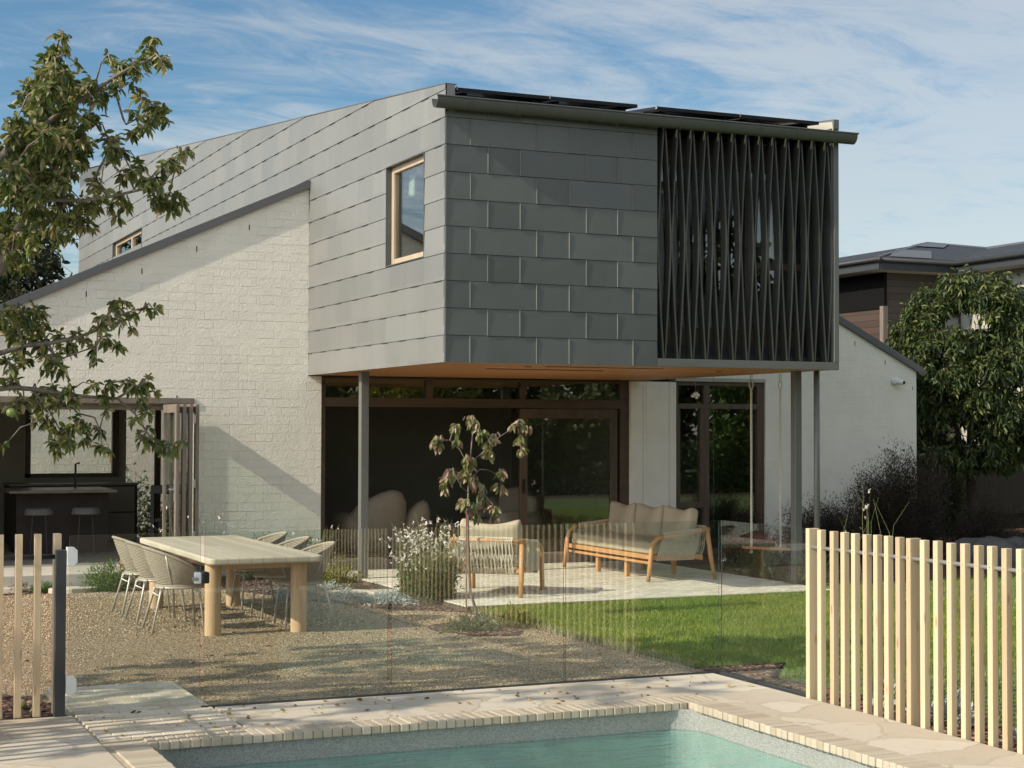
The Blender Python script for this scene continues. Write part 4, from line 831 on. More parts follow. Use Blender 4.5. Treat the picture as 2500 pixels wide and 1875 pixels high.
spec=[(3.66,16.28,0,'woven dining chair on the left side of the table, nearest the camera'),(3.66,17.12,0,'woven dining chair in the middle of the left side of the table'),(3.67,17.92,0,'woven dining chair on the left side of the table, farthest from the camera'),
(4.93,16.22,pi,'woven dining chair on the right side of the table, nearest the camera'),(4.93,17.10,pi,'woven dining chair in the middle of the right side of the table'),(4.93,17.95,pi,'woven dining chair on the right side of the table, farthest from the camera')]
for i,(x,y,rz,lab) in enumerate(spec):
    c=c0 if i==0 else copytree(c0); c.location=(x,y,-.05); c.rotation_euler=(0,0,rz+random.uniform(-.04,.04)); c['label']=lab
# rope outdoor seating: local frame faces -X, width along Y
def rope_seat(name,lab,cat,Wd,ncush,D=.86,pillow=False):
    t=thing(name,lab,cat); hw=Wd/2; xf,xb=-D/2,D/2; tk=M['teak']
    b=MB(); b.box(xf+.03,xf+.075,-hw+.05,hw-.05,.275,.335); b.box(xb-.10,xb-.055,-hw+.05,hw-.05,.255,.32); b.box(xf+.075,xb-.10,-hw+.045,-hw+.09,.27,.33); b.box(xf+.075,xb-.10,hw-.09,hw-.045,.27,.33); b.box(xf+.02,xf+.05,-hw+.06,hw-.06,.215,.25)
    n=int(Wd/.16)
    for k in range(n): y=-hw+.12+k*(Wd-.24)/max(1,n-1); b.box(xf+.076,xb-.101,y-.025,y+.025,.30,.325)
    b.build('seat_frame',tk,t,False,bevel=.008)
    for s in (-1,1):
        y=s*(hw-.02)
        pts=[(xf-.03,y*1.0,0),(xf+.005,y,.25),(xf+.02,y,.42),(xf+.05,y,.50),(xf+.11,y,.555),(xf+.20,y,.578)]
        MB().tube(pts,[.027,.031,.031,.030,.029,.028],10).build('front_leg',tk,t,False,smooth=True)
        MB().tube([(xf+.19,y,.577),(xf+.45,y,.595),(xb-.05,y*.99,.645),(xb+.03,y*.96,.650)],[.028,.028,.030,.030],10).build('armrest',tk,t,False,smooth=True)
        MB().tube([(xb+.10,y*1.01,0),(xb+.045,y*.995,.3),(xb-.0,y*.98,.645)],[.026,.032,.033],10).build('back_leg',tk,t,False,smooth=True)
        b=MB(); m=21
        for k in range(m):
            u=k/(m-1); xt=xf+.19+u*(xb-.14-xf-.19)+.02; xb_=xf+.10+u*(xb-.22-xf-.10); zt_=.60+.045*u
            b.tube([(xt,y+.026*s,zt_-.01),(xt,y,zt_+.022),(xt,y-.028*s,zt_-.01)],.0085,4); b.tube([(xt,y+.026*s,zt_-.012),(xt*.5+xb_*.5,y+.012*s,.45),(xb_,y+.0*s,.262)],.0045,4); b.tube([(xt,y-.027*s,zt_-.012),(xb_+.01,y-.03*s,.262)],.0045,4)
        b.build('rope_side',M['rope'],t,False)
    b=MB(); b.tube([(xb+.03,-hw*.96,.65),(xb+.045,0,.655),(xb+.03,hw*.96,.65)],.028,10); b.tube([(xb-.07,-hw+.06,.27),(xb-.07,hw-.06,.27)],.018,8); b.build('back_rail',tk,t,False,smooth=True)
    b=MB(); m=int(Wd/.030)
    for k in range(m+1):
        y=-hw+.14+k*(Wd-.28)/m; j=random.uniform(-.006,.006)
        b.tube([(xb+.065,y,.645),(xb+.035,y,.688),(xb+.0,y,.645)],.011,4); b.tube([(xb+.066,y,.64),(xb+.03+j,y+.012*(-1)**k,.52),(xb+.0,y-.012*(-1)**k,.40),(xb-.05,y,.262)],.0075,4)
    b.build('rope_back',M['rope'],t,False)
    cw=(Wd-.16)/ncush
    for k in range(ncush):
        y=-hw+.08+cw*(k+.5); rbox('seat_cushion',D-.12,cw-.008,.165,.035,M['fabric'],t,(-.01,y,.415),puff=.12,world=False,n=12)
        def shp(p,u,v,w_,s=(k%2)*2-1):
            top=max(0,w_)
            p.z+=.045*top*(v*v)*(1 if not pillow else 1.4)-.02*top; p.x+=.03*math.sin(2.5*v+w_); return p
        R=Matrix.Rotation(.24,3,'Y')
        rbox('back_cushion',.17,cw-.0,.45 if not pillow else .40,.07,M['fabric'],t,(xb-.17,y,.69 if not pillow else .66),R,puff=.0,world=False,n=14,wr=.004,fn=shp)
    return t
s=rope_seat('outdoor_sofa','three seat teak and rope outdoor sofa with olive cushions on the patio','sofa',2.50,3); s.location=(10.70,19.76,0); s.rotation_euler=(0,0,0)
for x in (-.33,.38):
    for y in (-.42,.42): MB().box(x-.03,x+.03,y-.03,y+.03,0,.27).build('middle_leg',M['teak'],s,False,bevel=.008)
a=rope_seat('outdoor_armchair','teak and rope outdoor armchair with a pillow, seen from behind','armchair',.92,1,.84,True); a.location=(7.90,18.02,0); a.rotation_euler=(0,0,-2.28)
# swing
SW=thing('rope_swing','timber plank swing on two white ropes hung from the soffit','swing',(12.0,18.48,0))
b=MB(); b.box(-.315,.315,-.085,.085,-.015,.015); se=b.build('seat',M['redwood'],SW,False,bevel=.006); se.location=(0,0,.385); se.rotation_euler=(0,.05,-.16)
sx0=(11.79,12.23)
for x,yy2 in ((11.79,18.52),(12.20,18.45)):
    b=MB(); n=90; z0,z1=.36,2.49
    for ph in (0,2.09,4.19):
        b.tube([(x+.008*math.cos(ph+k*.9),yy2+.008*math.sin(ph+k*.9),z0+(z1-z0)*k/n) for k in range(n+1)],.0085,4)
    b.tube([(x,yy2,2.46),(x-.028,yy2,2.54),(x-.025,yy2,2.585),(x,yy2,2.605),(x+.025,yy2,2.585),(x+.028,yy2,2.54),(x,yy2,2.46)],.0085,6)
    b.tube([(x,yy2,2.30),(x,yy2,2.48)],.013,6)
    b.build('rope',M['rope'],SW); MB().tube([(x-.012,yy2,2.70),(x-.014,yy2,2.60),(x,yy2,2.585),(x+.014,yy2,2.60),(x+.012,yy2,2.70)],.0045,5).build('hook',M['galv'],SW)
    rbox('knot',.05,.05,.05,.024,M['rope'],SW,(x,yy2,.345),wr=.004)
# hanging ornament
ORN=thing('hanging_ornament','small white cloth ornament hanging beside the swing','ornament',(11.93,20.2,2.45)); 
for dx,dz,s_ in ((-.035,-.01,.055),(.0,.012,.06),(.04,-.005,.045),(.02,-.04,.035)): rbox('fabric_piece',s_*1.3,s_,s_,s_*.45,M['paper'],ORN,(11.93+dx,20.2,2.45+dz),wr=.008,n=5)
MB().tube([(11.93,20.2,2.70),(11.93,20.2,2.47)],.0025,4).build('string',M['galv'],ORN)
# towel seen behind the flank window glass
b=rbox('white_cloth',.06,.26,.30,.03,M['paper'],None,(7.03,18.62,4.93),wr=.02,n=8); tag(b,'crumpled white cloth hanging behind the timber window of the zinc flank','cloth')
b=rbox('white_cloth',.05,.20,.12,.03,M['paper'],None,(7.02,18.36,5.08),wr=.02,n=6); tag(b,'smaller white cloth at the top edge of the timber window','cloth')
# recycled brick planter
PL=thing('brick_planter','low round planter of recycled red bricks behind the dining chairs','planter',(4.45,20.95,-.05)); b=MB()
for r in range(5):
    for k in range(20):
        a0=2*pi*(k+(r%2)*.5)/20; a1=a0+2*pi/20*.93; R=.46; z0=-.06+r*.088
        V=[(4.45+RR*math.cos(a_),20.95+RR*math.sin(a_),z) for z in (z0,z0+.082) for RR,a_ in ((R,a0),(R,a1),(R-.11,a1),(R-.11,a0))]
        b.add(V,[(0,1,2,3)[::-1],(4,5,6,7),(0,1,5,4),(1,2,6,5),(2,3,7,6),(3,0,4,7)])
b.build('brick_ring',M['redbrick'],PL,bevel=.006); MB().disc((4.45,20.95),.36,-.05,.33,24).build('soil',M['soil'],PL)
# fallen apples
for x,y,lab in ((1.62,12.05,'fallen green apple on the mulch between two left fence slats'),(1.66,11.75,'smaller fallen apple lying closer to the left slat fence')):
    o=rbox('fallen_apple',.065,.065,.06,.029,M['apple'],None,(x,y,-.01),n=6); tag(o,lab,'apple')
ob=rbox('boulder',1.25,.9,.52,.24,M['rock'],None,(16.05,18.6,.12),wr=.05,n=12); tag(ob,'large grey boulder on the far edge of the lawn','boulder')
# ================================================================== NEIGHBOURS
NB=thing('neighbour_house','dark roofed neighbouring house with brown timber boards behind the right tree','house',(22.9,30.5,0))
ex,ey,ez=22.6,30.2,5.58   # near eave corner
b=MB(); b.box(ex+.55,ex+.75,ey+.60,60,0,5.6); b.build('wall',M['screen'],NB)['label']='brown timber board wall'
b=MB(); b.box(ex+.52,ex+.60,ey+.5,60,4.75,5.6); b.build('bulkhead',M['bulk'],NB)
b=MB(); b.box(ex+.56,26.2,ey+.56,ey+.75,0,5.6); b.build('wall',M['screend'],NB)['label']='dark shaded timber board wall'
b=MB(); b.box(ex+.47,ex+.60,ey+.47,ey+.60,0,4.80); b.build('corner_post',M['greywood'],NB)
b=MB(); b.box(25.35,25.55,18,ey+.55,0,5.6); b.build('wall',M['render'],NB)['label']='cream rendered wall'
W1=MB(); W1.box(24.75,25.3,ey+.52,ey+.559,3.2,5.2); W1.build('window_frame',M['char'],NB)
MB().box(24.82,25.24,ey+.50,ey+.519,3.3,5.1).build('window',M['greyint'],NB)
b=MB(); b.box(25.29,25.349,27.0,29.2,3.6,5.15); b.build('window_frame',M['char'],NB); MB().box(25.27,25.289,27.1,29.1,3.7,4.85).build('window',M['greyint'],NB)
# soffits and fascias
b=MB(); b.box(ex,30,ey,60,5.58,5.62); b.box(24.80,32,14,ey-.001,5.58,5.62); b.build('soffit',M['render'],NB)
def fa(x0,x1,y0,y1,nm='fascia'):
    b=MB(); b.box(x0,x1,y0,y1,5.575,5.76); b.build('fascia',M['char'],NB,bevel=.01); 
fa(ex-.03,ex,ey-.03,60); fa(ex,24.80,ey-.03,ey); fa(24.77,24.80,14,ey-.03)
def gu(pts):
    b=MB(); b.tube(pts,.06,8); b.build('gutter',M['fascia2'],NB,smooth=True)
M['fascia2']=plain('near_black_gutter',(.035,.036,.038),.5,.1,.05,3)
gu([(ex-.08,60,5.80),(ex-.08,ey-.09,5.80),(24.71,ey-.09,5.80),(24.71,14,5.80)])
b=MB(); ap_=(29.05,36.64,7.136); c0_=(22.52,30.11,5.83); c1_=(24.75,30.11,5.83); vl=(30.5,35.86,6.98)
b.add([c0_,c1_,vl,ap_],[(0,1,2,3)]); b.add([c0_,ap_,(29.05,60,7.136),(22.52,60,5.83)],[(0,1,2,3)]); b.add([c1_,(24.75,12,5.83),(30.5,12,6.98),vl],[(0,1,2,3)])
b.build('roof',M['roofmetal'],NB)
b=MB(); b.tube([c0_,ap_],.05,5); b.tube([ap_,vl],.05,5); b.tube([(30.5,12,7.0),vl],.06,5); b.build('ridge_cap',M['tile'],NB)
def rp(x,y): return (x,y,5.83+.2*(y-30.11)+.03)
b=MB(); b.add([rp(23.0,30.35),rp(24.2,30.35),rp(26.3,33.0),rp(25.25,33.0)],[(0,1,2,3)]); b.build('roof_flashing',M['tile'],NB); b=MB(); b.add([rp(27.0,34.75),rp(28.1,34.75),rp(29.6,36.4),rp(28.7,36.4)],[(0,1,2,3)]); b.build('roof_flashing',M['tile'],NB)
b=MB(); b.box(24.9,25.05,20,24,5.87,5.93)
AN=thing('tv_antenna','thin television antenna above the neighbouring roof at the right edge','antenna',(27.2,27.2,6.3)); b=MB(); b.tube([(27.2,27.2,6.2),(27.2,27.2,8.0)],.02,6); b.build('mast',M['galv'],AN)
b=MB(); b.tube([(26.4,27.7,7.45),(27.5,27.0,7.6)],.012,5)
for k in range(10): 
    u=k/9; x=26.4+1.1*u; y=27.7-.7*u; z=7.45+.15*u; b.tube([(x-.12,y-.15,z),(x+.12,y+.15,z)],.007,4)
b.tube([(26.75,27.5,7.1),(27.3,27.3,7.1)],.012,4); b.tube([(26.75,27.5,7.8),(27.3,27.3,7.8)],.012,4); b.build('element',M['galv'],AN)
# dark paling fence at the back right, a cream shed wall behind it
PF=thing('paling_fence','black stained timber paling fence behind the garden at the right','fence',(17.3,26.3,0))
b=MB(); b.box(17.3,40,26.25,26.30,-.1,1.62); b.box(17.3,40,26.20,26.25,.28,.36); b.build('palings',M['paling'],PF); b=MB(); b.box(17.28,40,26.22,26.33,1.62,1.66); b.build('capping',M['paling'],PF)
b=MB(); b.box(39.9,40,8,26.25,-.1,1.7); b.build('palings',M['paling'],PF)
SH=thing('garden_shed','cream garden shed showing in the gap beside the brick wall corner','shed',(18.4,27.6,0)); MB().box(17.0,20.2,27.4,29.5,0,2.35).build('wall',M['render'],SH); b=MB(); b.box(16.9,20.4,27.2,29.7,2.36,2.46); b.build('roof',M['tile'],SH)
# ================================================================== PLANTS
def tree(name,label,cat,loc,trunk,limbs,clumps,lm,bm,lsize,per,asp=.45,droop=.5,up=0.,group=None,grav=0.,conn=True):
    """clumps: array (x,y,z,r); limbs: list of (pts, radii)"""
    t=thing(name,label,cat,loc,0,group); b=MB()
    pool=[]
    for pts,rad in trunk+limbs:
        b.tube(pts,rad,7); 
        for i in range(len(pts)-1):
            for u in (0,.5): pool.append([pts[i][q]*(1-u)+pts[i+1][q]*u for q in range(3)])
        pool.append(list(pts[-1]))
    pool=np.array(pool); PP=[];DD=[];LL=[]; tw=MB()
    for (x,y,z,r) in clumps:
        c=np.array([x,y,z]); 
        if conn:
            k=np.argmin(((pool-c)**2).sum(1)+.25*np.maximum(0,pool[:,2]-z)**2); p0=pool[k]; md=(p0+c)/2+np.array([0,0,.04+.1*np.linalg.norm(c-p0)*random.uniform(-.3,.8)]); tw.tube([p0,md,c],[.008+.004*r,.006,.004],4,False); pool=np.vstack([pool,md[None],c[None]])
        n=max(2,int(round(per*(r/.07)**1.5)))
        nt_=max(1,n//5); ends=c+rdir(nt_,.15)*r*rng.uniform(.5,1.1,(nt_,1))
        for e in ends:
            tw.tube([c,(c+e)/2+np.array([0,0,.01]),e],[.0035,.003,.002],3,False)
            q=max(2,n//nt_); u=rng.uniform(.15,1.1,(q,1)); pp=c*(1-u)+e*u+rng.normal(size=(q,3))*r*.16
            d=rdir(q,0)+(e-c)/(np.linalg.norm(e-c)+1e-6)*.5; d[:,2]-=grav; PP.append(pp); DD.append(d); LL.append(lsize*rng.uniform(.6,1.2,q))
    b.add(tw.v,tw.f); b.build('trunk',bm,t,smooth=True)
    V,F=leaves(np.concatenate(PP),np.concatenate(DD),np.concatenate(LL),asp,.3,droop); fast('crown' if 'tree' in name else 'foliage',V,F,lm,t); return t
AP=[173,1152,456,51,175,1173,452,57,169,1161,442,79,180,1177,445,58,165,1179,441,72,168,1140,428,84,163,1136,418,97,183,1194,429,88,159,1153,422,56,182,1151,433,28,157,1205,432,35,187,1168,429,52,197,1194,439,59,201,1168,438,72,210,1180,435,64,199,1146,420,51,220,1179,453,64,226,1196,450,74,229,1172,454,73,239,1187,461,74,246,1182,464,65,243,1139,452,52,242,1188,473,54,244,1176,476,35,207,1156,455,29,207,1137,446,28,235,1196,450,45,215,1168,436,52,238,1185,434,59,246,1197,429,75,250,1185,424,65,256,1199,423,45,228,1163,417,35,241,1191,414,65,241,1166,413,58,234,1200,409,45,217,1197,403,65,212,1142,392,57,206,1145,386,51,214,1150,384,43,227,1203,398,36,146,1166,397,85,156,1179,394,100,163,1156,396,84,177,1171,403,100,185,1162,408,86,192,1160,399,80,183,1176,416,72,199,1176,411,58,208,1198,416,36,190,1183,397,87,201,1200,395,65,175,1195,392,87,156,1204,386,88,165,1182,381,86,141,1146,368,83,158,1195,370,101,173,1203,372,88,184,1198,378,82,182,1175,384,58,149,1185,357,100,158,1150,353,84,178,1193,366,73,150,1215,343,103,158,1195,344,87,167,1179,346,72,190,1235,360,76,197,1244,352,85,179,1181,335,63,200,1231,342,45,151,1204,327,87,160,1186,326,72,148,1196,312,72,163,1229,316,45,198,1196,358,59,201,1178,353,64,206,1178,371,52,201,1138,360,56,225,1185,376,59,226,1158,376,43,224,1197,363,45,239,1244,364,56,221,1210,359,45,232,1245,354,37,235,1157,370,64,239,1140,362,86,251,1177,359,83,256,1177,354,74,251,1189,358,66,259,1164,361,59,274,1218,363,46,252,1146,381,52,244,1138,374,57,267,1196,387,36,261,1157,391,44,275,1202,402,30,239,1198,388,45,149,1201,275,72,161,1207,273,73,170,1211,279,65,157,1220,264,74,171,1217,268,74,162,1214,252,65,174,1218,256,65,189,1241,262,54,196,1210,262,44,175,1205,246,59,163,1225,244,65,148,1192,240,72,182,1196,240,44,183,1243,238,45,187,1211,237,44,154,1213,229,59,207,1176,266,58,218,1204,274,59,226,1216,284,66,224,1176,284,44,219,1218,260,54,212,1219,254,36,222,1179,270,44,238,1219,270,30,239,1208,278,36,251,1223,285,43,251,1200,282,30,204,1224,260,36,198,1227,254,36,206,1177,243,23,221,1179,252,41,172,1222,223,59,186,1242,224,60,190,1193,222,52,161,1207,214,64,174,1216,209,74,183,1197,211,64,152,1200,208,43,194,1197,214,44,178,1201,197,73,189,1217,191,74,194,1196,194,64,201,1201,200,59,185,1229,186,60,188,1177,185,57,206,1215,188,54,217,1226,191,45,214,1197,182,35,219,1191,179,29,188,1231,179,30,168,1192,200,43,207,1188,226,53,221,1205,228,60,237,1224,227,61,237,1182,225,65,246,1198,228,45,216,1198,217,44,251,1233,217,43,254,1206,221,24,224,1235,209,30,236,1187,203,44,247,1199,206,36,247,1221,188,46,258,1237,183,55,261,1207,182,54,263,1191,179,45,268,1183,184,30,250,1212,194,30,145,1188,182,23]
ap=np.array(AP,float).reshape(-1,4)/[100,100,100,1000]
ap2=ap[(ap[:,0]<2.02)&(ap[:,2]>2.6)].copy(); ap2[:,1]+=.45; ap2[:,0]+=.035; ap2[:,2]+=rng.normal(size=len(ap2))*.05; ap2[:,3]*=1.15; ap3=ap[(ap[:,0]<1.85)&(ap[:,2]>3.0)].copy(); ap3[:,1]-=.4; ap3[:,0]-=.03; ap3[:,2]+=rng.normal(size=len(ap3))*.05; ap2=np.vstack([ap2,ap3])
extra=[]
while len(extra)<230:
    p=rng.uniform([-2.1,10.9,1.9],[1.45,14.0,5.0]); 
    if ((p[0]+.1)/2.1)**2+((p[1]-12.5)/1.6)**2+((p[2]-3.4)/1.65)**2<1 and p[0]<.119*p[1]-.25: extra.append([*p,random.uniform(.07,.13)])
BR={'main':[(0.99,11.70,3.41),(1.22,11.70,3.59),(1.42,11.70,3.85),(1.54,11.70,3.98),(1.68,11.70,4.06),(1.79,11.70,4.16),(1.96,11.70,4.29),(2.13,11.70,4.42),(2.30,11.70,4.54),(2.50,11.70,4.63)],'up':[(1.57,11.70,4.01),(1.63,11.70,4.10),(1.71,11.70,4.31),(1.76,11.70,4.52),(1.77,11.70,4.59)],'r2':[(2.14,11.70,4.41),(2.22,11.70,4.15),(2.24,11.70,4.11),(2.32,11.70,4.16),(2.35,11.70,4.28),(2.48,11.70,4.26)],'r3':[(1.97,11.70,3.61),(2.06,11.70,3.79),(2.13,11.70,3.94),(2.19,11.70,4.03)],'lmain':[(0.87,11.70,2.35),(1.18,11.70,2.75),(1.39,11.70,3.04),(1.55,11.70,3.44),(1.69,11.70,3.68),(1.74,11.70,3.79)],'low':[(1.55,11.70,3.44),(1.71,11.70,3.54),(1.94,11.70,3.55),(2.14,11.70,3.59),(2.31,11.70,3.64),(2.51,11.70,3.70),(2.63,11.70,3.92),(2.67,11.70,3.95)],'b1':[(1.11,12.10,2.37),(1.44,12.10,2.48),(1.61,12.10,2.54),(1.78,12.10,2.56),(1.96,12.10,2.60),(2.16,12.10,2.68),(2.31,12.10,2.79),(2.46,12.10,2.84)],'b2':[(1.78,12.10,2.56),(1.84,12.10,2.44),(1.99,12.10,2.50),(2.12,12.10,2.55)],'b3':[(1.12,12.10,2.19),(1.53,12.10,2.24),(1.67,12.10,2.23),(1.87,12.10,2.20),(2.05,12.10,2.18),(2.27,12.10,2.17),(2.43,12.10,2.27),(2.52,12.10,2.36)],'b4':[(1.87,12.10,2.20),(1.99,12.10,2.06),(2.11,12.10,2.03),(2.15,12.10,1.94)],'b5':[(2.27,12.10,2.17),(2.40,12.10,2.06),(2.52,12.10,1.88),(2.68,12.10,1.79)],'b6':[(1.67,12.10,2.23),(1.79,12.10,2.08),(1.88,12.10,1.91)]}
limbs=[(BR['main'],list(np.linspace(.035,.008,10))),(BR['up'],[.012,.010,.008,.006,.004]),(BR['r2'],[.008]*2+[.007,.006,.005,.004]),(BR['r3'],[.010,.009,.007,.005]),(BR['lmain'],[.05,.04,.03,.024,.016,.012]),(BR['low'],list(np.linspace(.016,.005,8))),(BR['b1'],list(np.linspace(.022,.005,8))),(BR['b2'],[.009,.008,.006,.004]),(BR['b3'],list(np.linspace(.022,.006,8))),(BR['b4'],[.008,.007,.006,.004]),(BR['b5'],[.008,.007,.006,.004]),(BR['b6'],[.008,.006,.004])]
trk=[([(0,12.5,-.1),(.03,12.45,.5),(.0,12.4,1.1),(.05,12.3,1.5)],[.13,.105,.095,.09]),([(.05,12.3,1.45),(.35,12.05,1.9),(.87,11.72,2.35)],[.08,.065,.05]),([(.05,12.3,1.5),(.4,12.2,1.95),(.8,12.12,2.2),(1.12,12.1,2.3)],[.06,.045,.035,.022]),([(.05,12.3,1.5),(.3,12.0,2.5),(.65,11.8,3.1),(1.0,11.7,3.42)],[.07,.05,.04,.034]),
([(.05,12.3,1.5),(-.5,12.6,2.4),(-1.1,12.9,3.3),(-1.5,13.1,4.0)],[.07,.05,.035,.015]),([(.05,12.3,1.5),(-.1,12.9,2.6),(-.2,13.3,3.6),(0,13.6,4.3)],[.06,.045,.03,.012]),([(0,12.35,1.4),(-.6,11.9,2.2),(-1.2,11.5,2.9)],[.05,.04,.015])]
tree('apple_tree','old apple tree with drooping leaves and green fruit reaching in from the left','tree',(0,12.5,-.1),trk,limbs,np.vstack([ap,ap2,np.array(extra)]),M['apple_leaf'],M['bark'],.070,40,.48,.5,grav=.5)
# fallen leaves on gravel and paving
n_=420; LX=rng.uniform(1.9,6.9,n_); LY=np.where(rng.random(n_)<.25,rng.uniform(10.5,11.4,n_),rng.uniform(11.5,16.5,n_)); LZ=np.where(LY<11.45,.004,-.036)
kk=~((LX<2.85)&(LY>11.45)&(LY<12.8)); dd=rdir(n_,0,.12); V,F=leaves(np.stack([LX,LY,LZ],1)[kk],dd[kk],rng.uniform(.02,.05,n_)[kk],.5,.5,-.1)
M['litter']=leafmat('dry_leaves',[(.14,.085,.04),(.30,.20,.09),(.40,.33,.16)],.1,.8,.2)
tag(fast('leaf_litter',V,F,M['litter']),'dry fallen leaves scattered over the gravel and pool paving','leaves',None,'stuff')
for i,(x,y,z,lab) in enumerate(((1.60,11.68,4.13,'green apple hanging in the sunlit upper crown of the left tree'),(1.67,11.74,4.12,'second green apple, half hidden beside the upper apple'),(1.50,11.9,2.06,'green apple hanging in front of the kitchen door head'))):
    t=thing('apple',lab,'apple',(x,y,z),0,'apples on the left tree'); rbox('flesh',.066,.066,.060,.029,M['apple'],t,(x,y,z),n=8); MB().tube([(x,y,z+.03),(x,y,z+.06)],.002,4).build('stalk',M['barkd'],t)
# a second fruit tree west of the frame throws the dappled shade on the paving
cl2=[]
while len(cl2)<165:
    p=rdir(1,0)[0]; r=random.random()**.45; q=[-3.4+p[0]*2.5*r,10.7+p[1]*2.0*r,4.5+p[2]*2.7*r]
    if math.sin(q[0]*2+q[2])*math.sin(q[1]*3.1)*math.sin(q[2]*2.2)>-.1: cl2.append(q+[random.uniform(.09,.16)])
tree('apple_tree','taller fruit tree standing west of the pool path beside the old apple tree','tree',(-3.4,11.0,-.1),[([(-3.4,11,-.1),(-3.35,11,1.2),(-3.4,11.05,2.6),(-3.3,11,4.5),(-3.3,11.1,6.5)],[.15,.12,.10,.06,.02]),([(-3.4,11,1.8),(-2.6,10.6,3.2),(-1.9,10.4,4.6)],[.07,.05,.02]),([(-3.4,11,2.0),(-4.3,11.3,3.4),(-5,11.5,4.8)],[.07,.05,.02])],[],np.array(cl2),M['apple_leaf'],M['bark'],.12,11,.5,.4,grav=.4)
# young dogwood
DT=[(6.55,15.5,-.06),(6.56,15.5,.10),(6.50,15.5,.27),(6.48,15.5,.56),(6.47,15.5,.9),(6.47,15.5,1.32),(6.50,15.5,1.73),(6.53,15.5,2.05)]
dl=[([(6.50,15.5,1.62),(6.60,15.46,1.70),(6.80,15.44,1.88),(7.0,15.42,2.0)],[.006,.005,.004,.003]),([(6.48,15.5,1.55),(6.40,15.55,1.74),(6.30,15.58,1.84),(6.18,15.6,1.84)],[.006,.005,.004,.003]),([(6.47,15.5,1.42),(6.62,15.55,1.54),(6.72,15.56,1.53),(6.82,15.55,1.48)],[.006,.005,.004,.003]),([(6.47,15.5,1.30),(6.38,15.45,1.36),(6.28,15.42,1.5)],[.005,.004,.003]),([(6.47,15.5,1.1),(6.60,15.5,1.2),(6.68,15.5,1.3)],[.005,.004,.003])]
dc=[(6.52,2.05,20),(6.36,1.96,15),(6.54,1.92,18),(6.16,1.82,22),(6.32,1.82,10),(6.68,1.8,20),(6.66,1.7,13),(7.03,1.98,20),(7.05,1.86,14),(7.04,1.74,12),(6.82,1.88,8),(6.43,1.66,22),(6.46,1.52,22),(6.5,1.46,12),(6.3,1.53,16),(6.25,1.42,13),(6.21,1.34,13),(6.8,1.5,15),(6.81,1.38,12),(6.61,1.38,15),(6.68,1.29,14),(6.39,1.19,16),(6.52,1.17,18),(6.57,1.1,14),(6.68,1.21,14),(6.75,1.14,14),(6.8,1.06,10)]
dc=np.array([[x,15.5+random.uniform(-.12,.12),z+.01,r*.0042] for x,z,r in dc])
tree('young_dogwood','slender young tree with drooping green and purple leaves in front of the patio','tree',(6.55,15.5,-.05),[(DT,[.017,.017,.015,.013,.012,.010,.008,.004])],dl,dc,M['dog_leaf'],M['bark'],.095,26,.50,.25,grav=1.4)
o=MB().tube([(6.37,15.3,-.05),(6.37,15.3,1.12)],.008,6).build('plant_stake',M['barkr']); tag(o,'thin rusty stake beside the young tree','stake')
# shrubs -------------------------------------------------------------
def shrub(name,label,loc,rx,ry,h,n,lsize,lm,bm,asp=.4,droop=.2,up=.4,ns=40,group=None,lo=.0,cat='shrub',shell=.35,thin=.0025):
    x,y,z=loc; t=thing(name,label,cat,loc,0,group); b=MB(); P=[]; D=[]
    ends=rdir(ns,.25); ends[:,2]=np.abs(ends[:,2]); ends*=rng.uniform(.65,1.05,(ns,1)); E=np.stack([x+ends[:,0]*rx,y+ends[:,1]*ry,z+lo+ends[:,2]*(h-lo)],1)
    for e in E:
        b0=np.array([x+random.uniform(-.1,.1)*rx,y+random.uniform(-.1,.1)*ry,z]); md=(b0*.5+e*.5)+np.array([0,0,h*.08]); b.tube([b0,md,e],[thin*2,thin*1.4,thin],3,False)
    k=rng.integers(0,ns,n); u=rng.beta(2.2,1.1,n)[:,None]; base=np.array([x,y,z]); pp=base*(1-u)+E[k]*u+rng.normal(size=(n,3))*np.array([rx,ry,h*.6])*.09; pp[:,2]=np.maximum(pp[:,2],z+.01)
    d=(pp-base)/np.array([rx,ry,h])*.8+rdir(n,0)*1.0; d[:,2]+=up; V,F=leaves(pp,d,lsize*rng.uniform(.6,1.25,n),asp,.25,droop)
    b.build('stems',bm,t); fast('foliage',V,F,lm,t); return t
shrub('fern_shrub','bright green feathery shrub beside the brick planter',(3.78,20.5,-.05),.50,.4,.40,1900,.055,M['fernleaf'],M['greenleaf'],.22,.1,.6,60)
shrub('small_herb','small bright green plant at the gravel edge behind the slats',(3.02,20.7,-.05),.2,.16,.16,260,.04,M['fernleaf'],M['greenleaf'],.4)
shrub('small_herb','reddish green low plant between the left slats and the concrete step',(2.78,20.75,-.05),.18,.16,.14,240,.035,M['greenleaf'],M['barkr'],.4)
shrub('grey_shrub','low silvery grey shrub right of the dining chairs',(5.75,18.55,-.05),.52,.45,.26,2600,.045,M['silver'],M['silver'],.30,.1,.5,70)
shrub('grey_shrub','silvery trailing plant below the flowering clump',(6.55,17.9,-.05),.42,.45,.15,1500,.04,M['silver'],M['silver'],.35,.1,.3,60)
shrub('grey_shrub','second silvery trailing plant spreading over the gravel edge',(6.15,18.15,-.05),.40,.3,.12,1100,.04,M['silver'],M['silver'],.35,.1,.3,60)
shrub('round_shrub','small round yellow green shrub by the steel post',(6.52,19.75,-.05),.34,.34,.40,1800,.035,M['yellowleaf'],M['barkd'],.5,.1,.3,60)
shrub('herb_clump','tall soft green herb between the table and the steel post',(6.30,20.5,-.05),.42,.36,.62,2200,.05,M['fernleaf'],M['greenleaf'],.28,.2,.6,70)
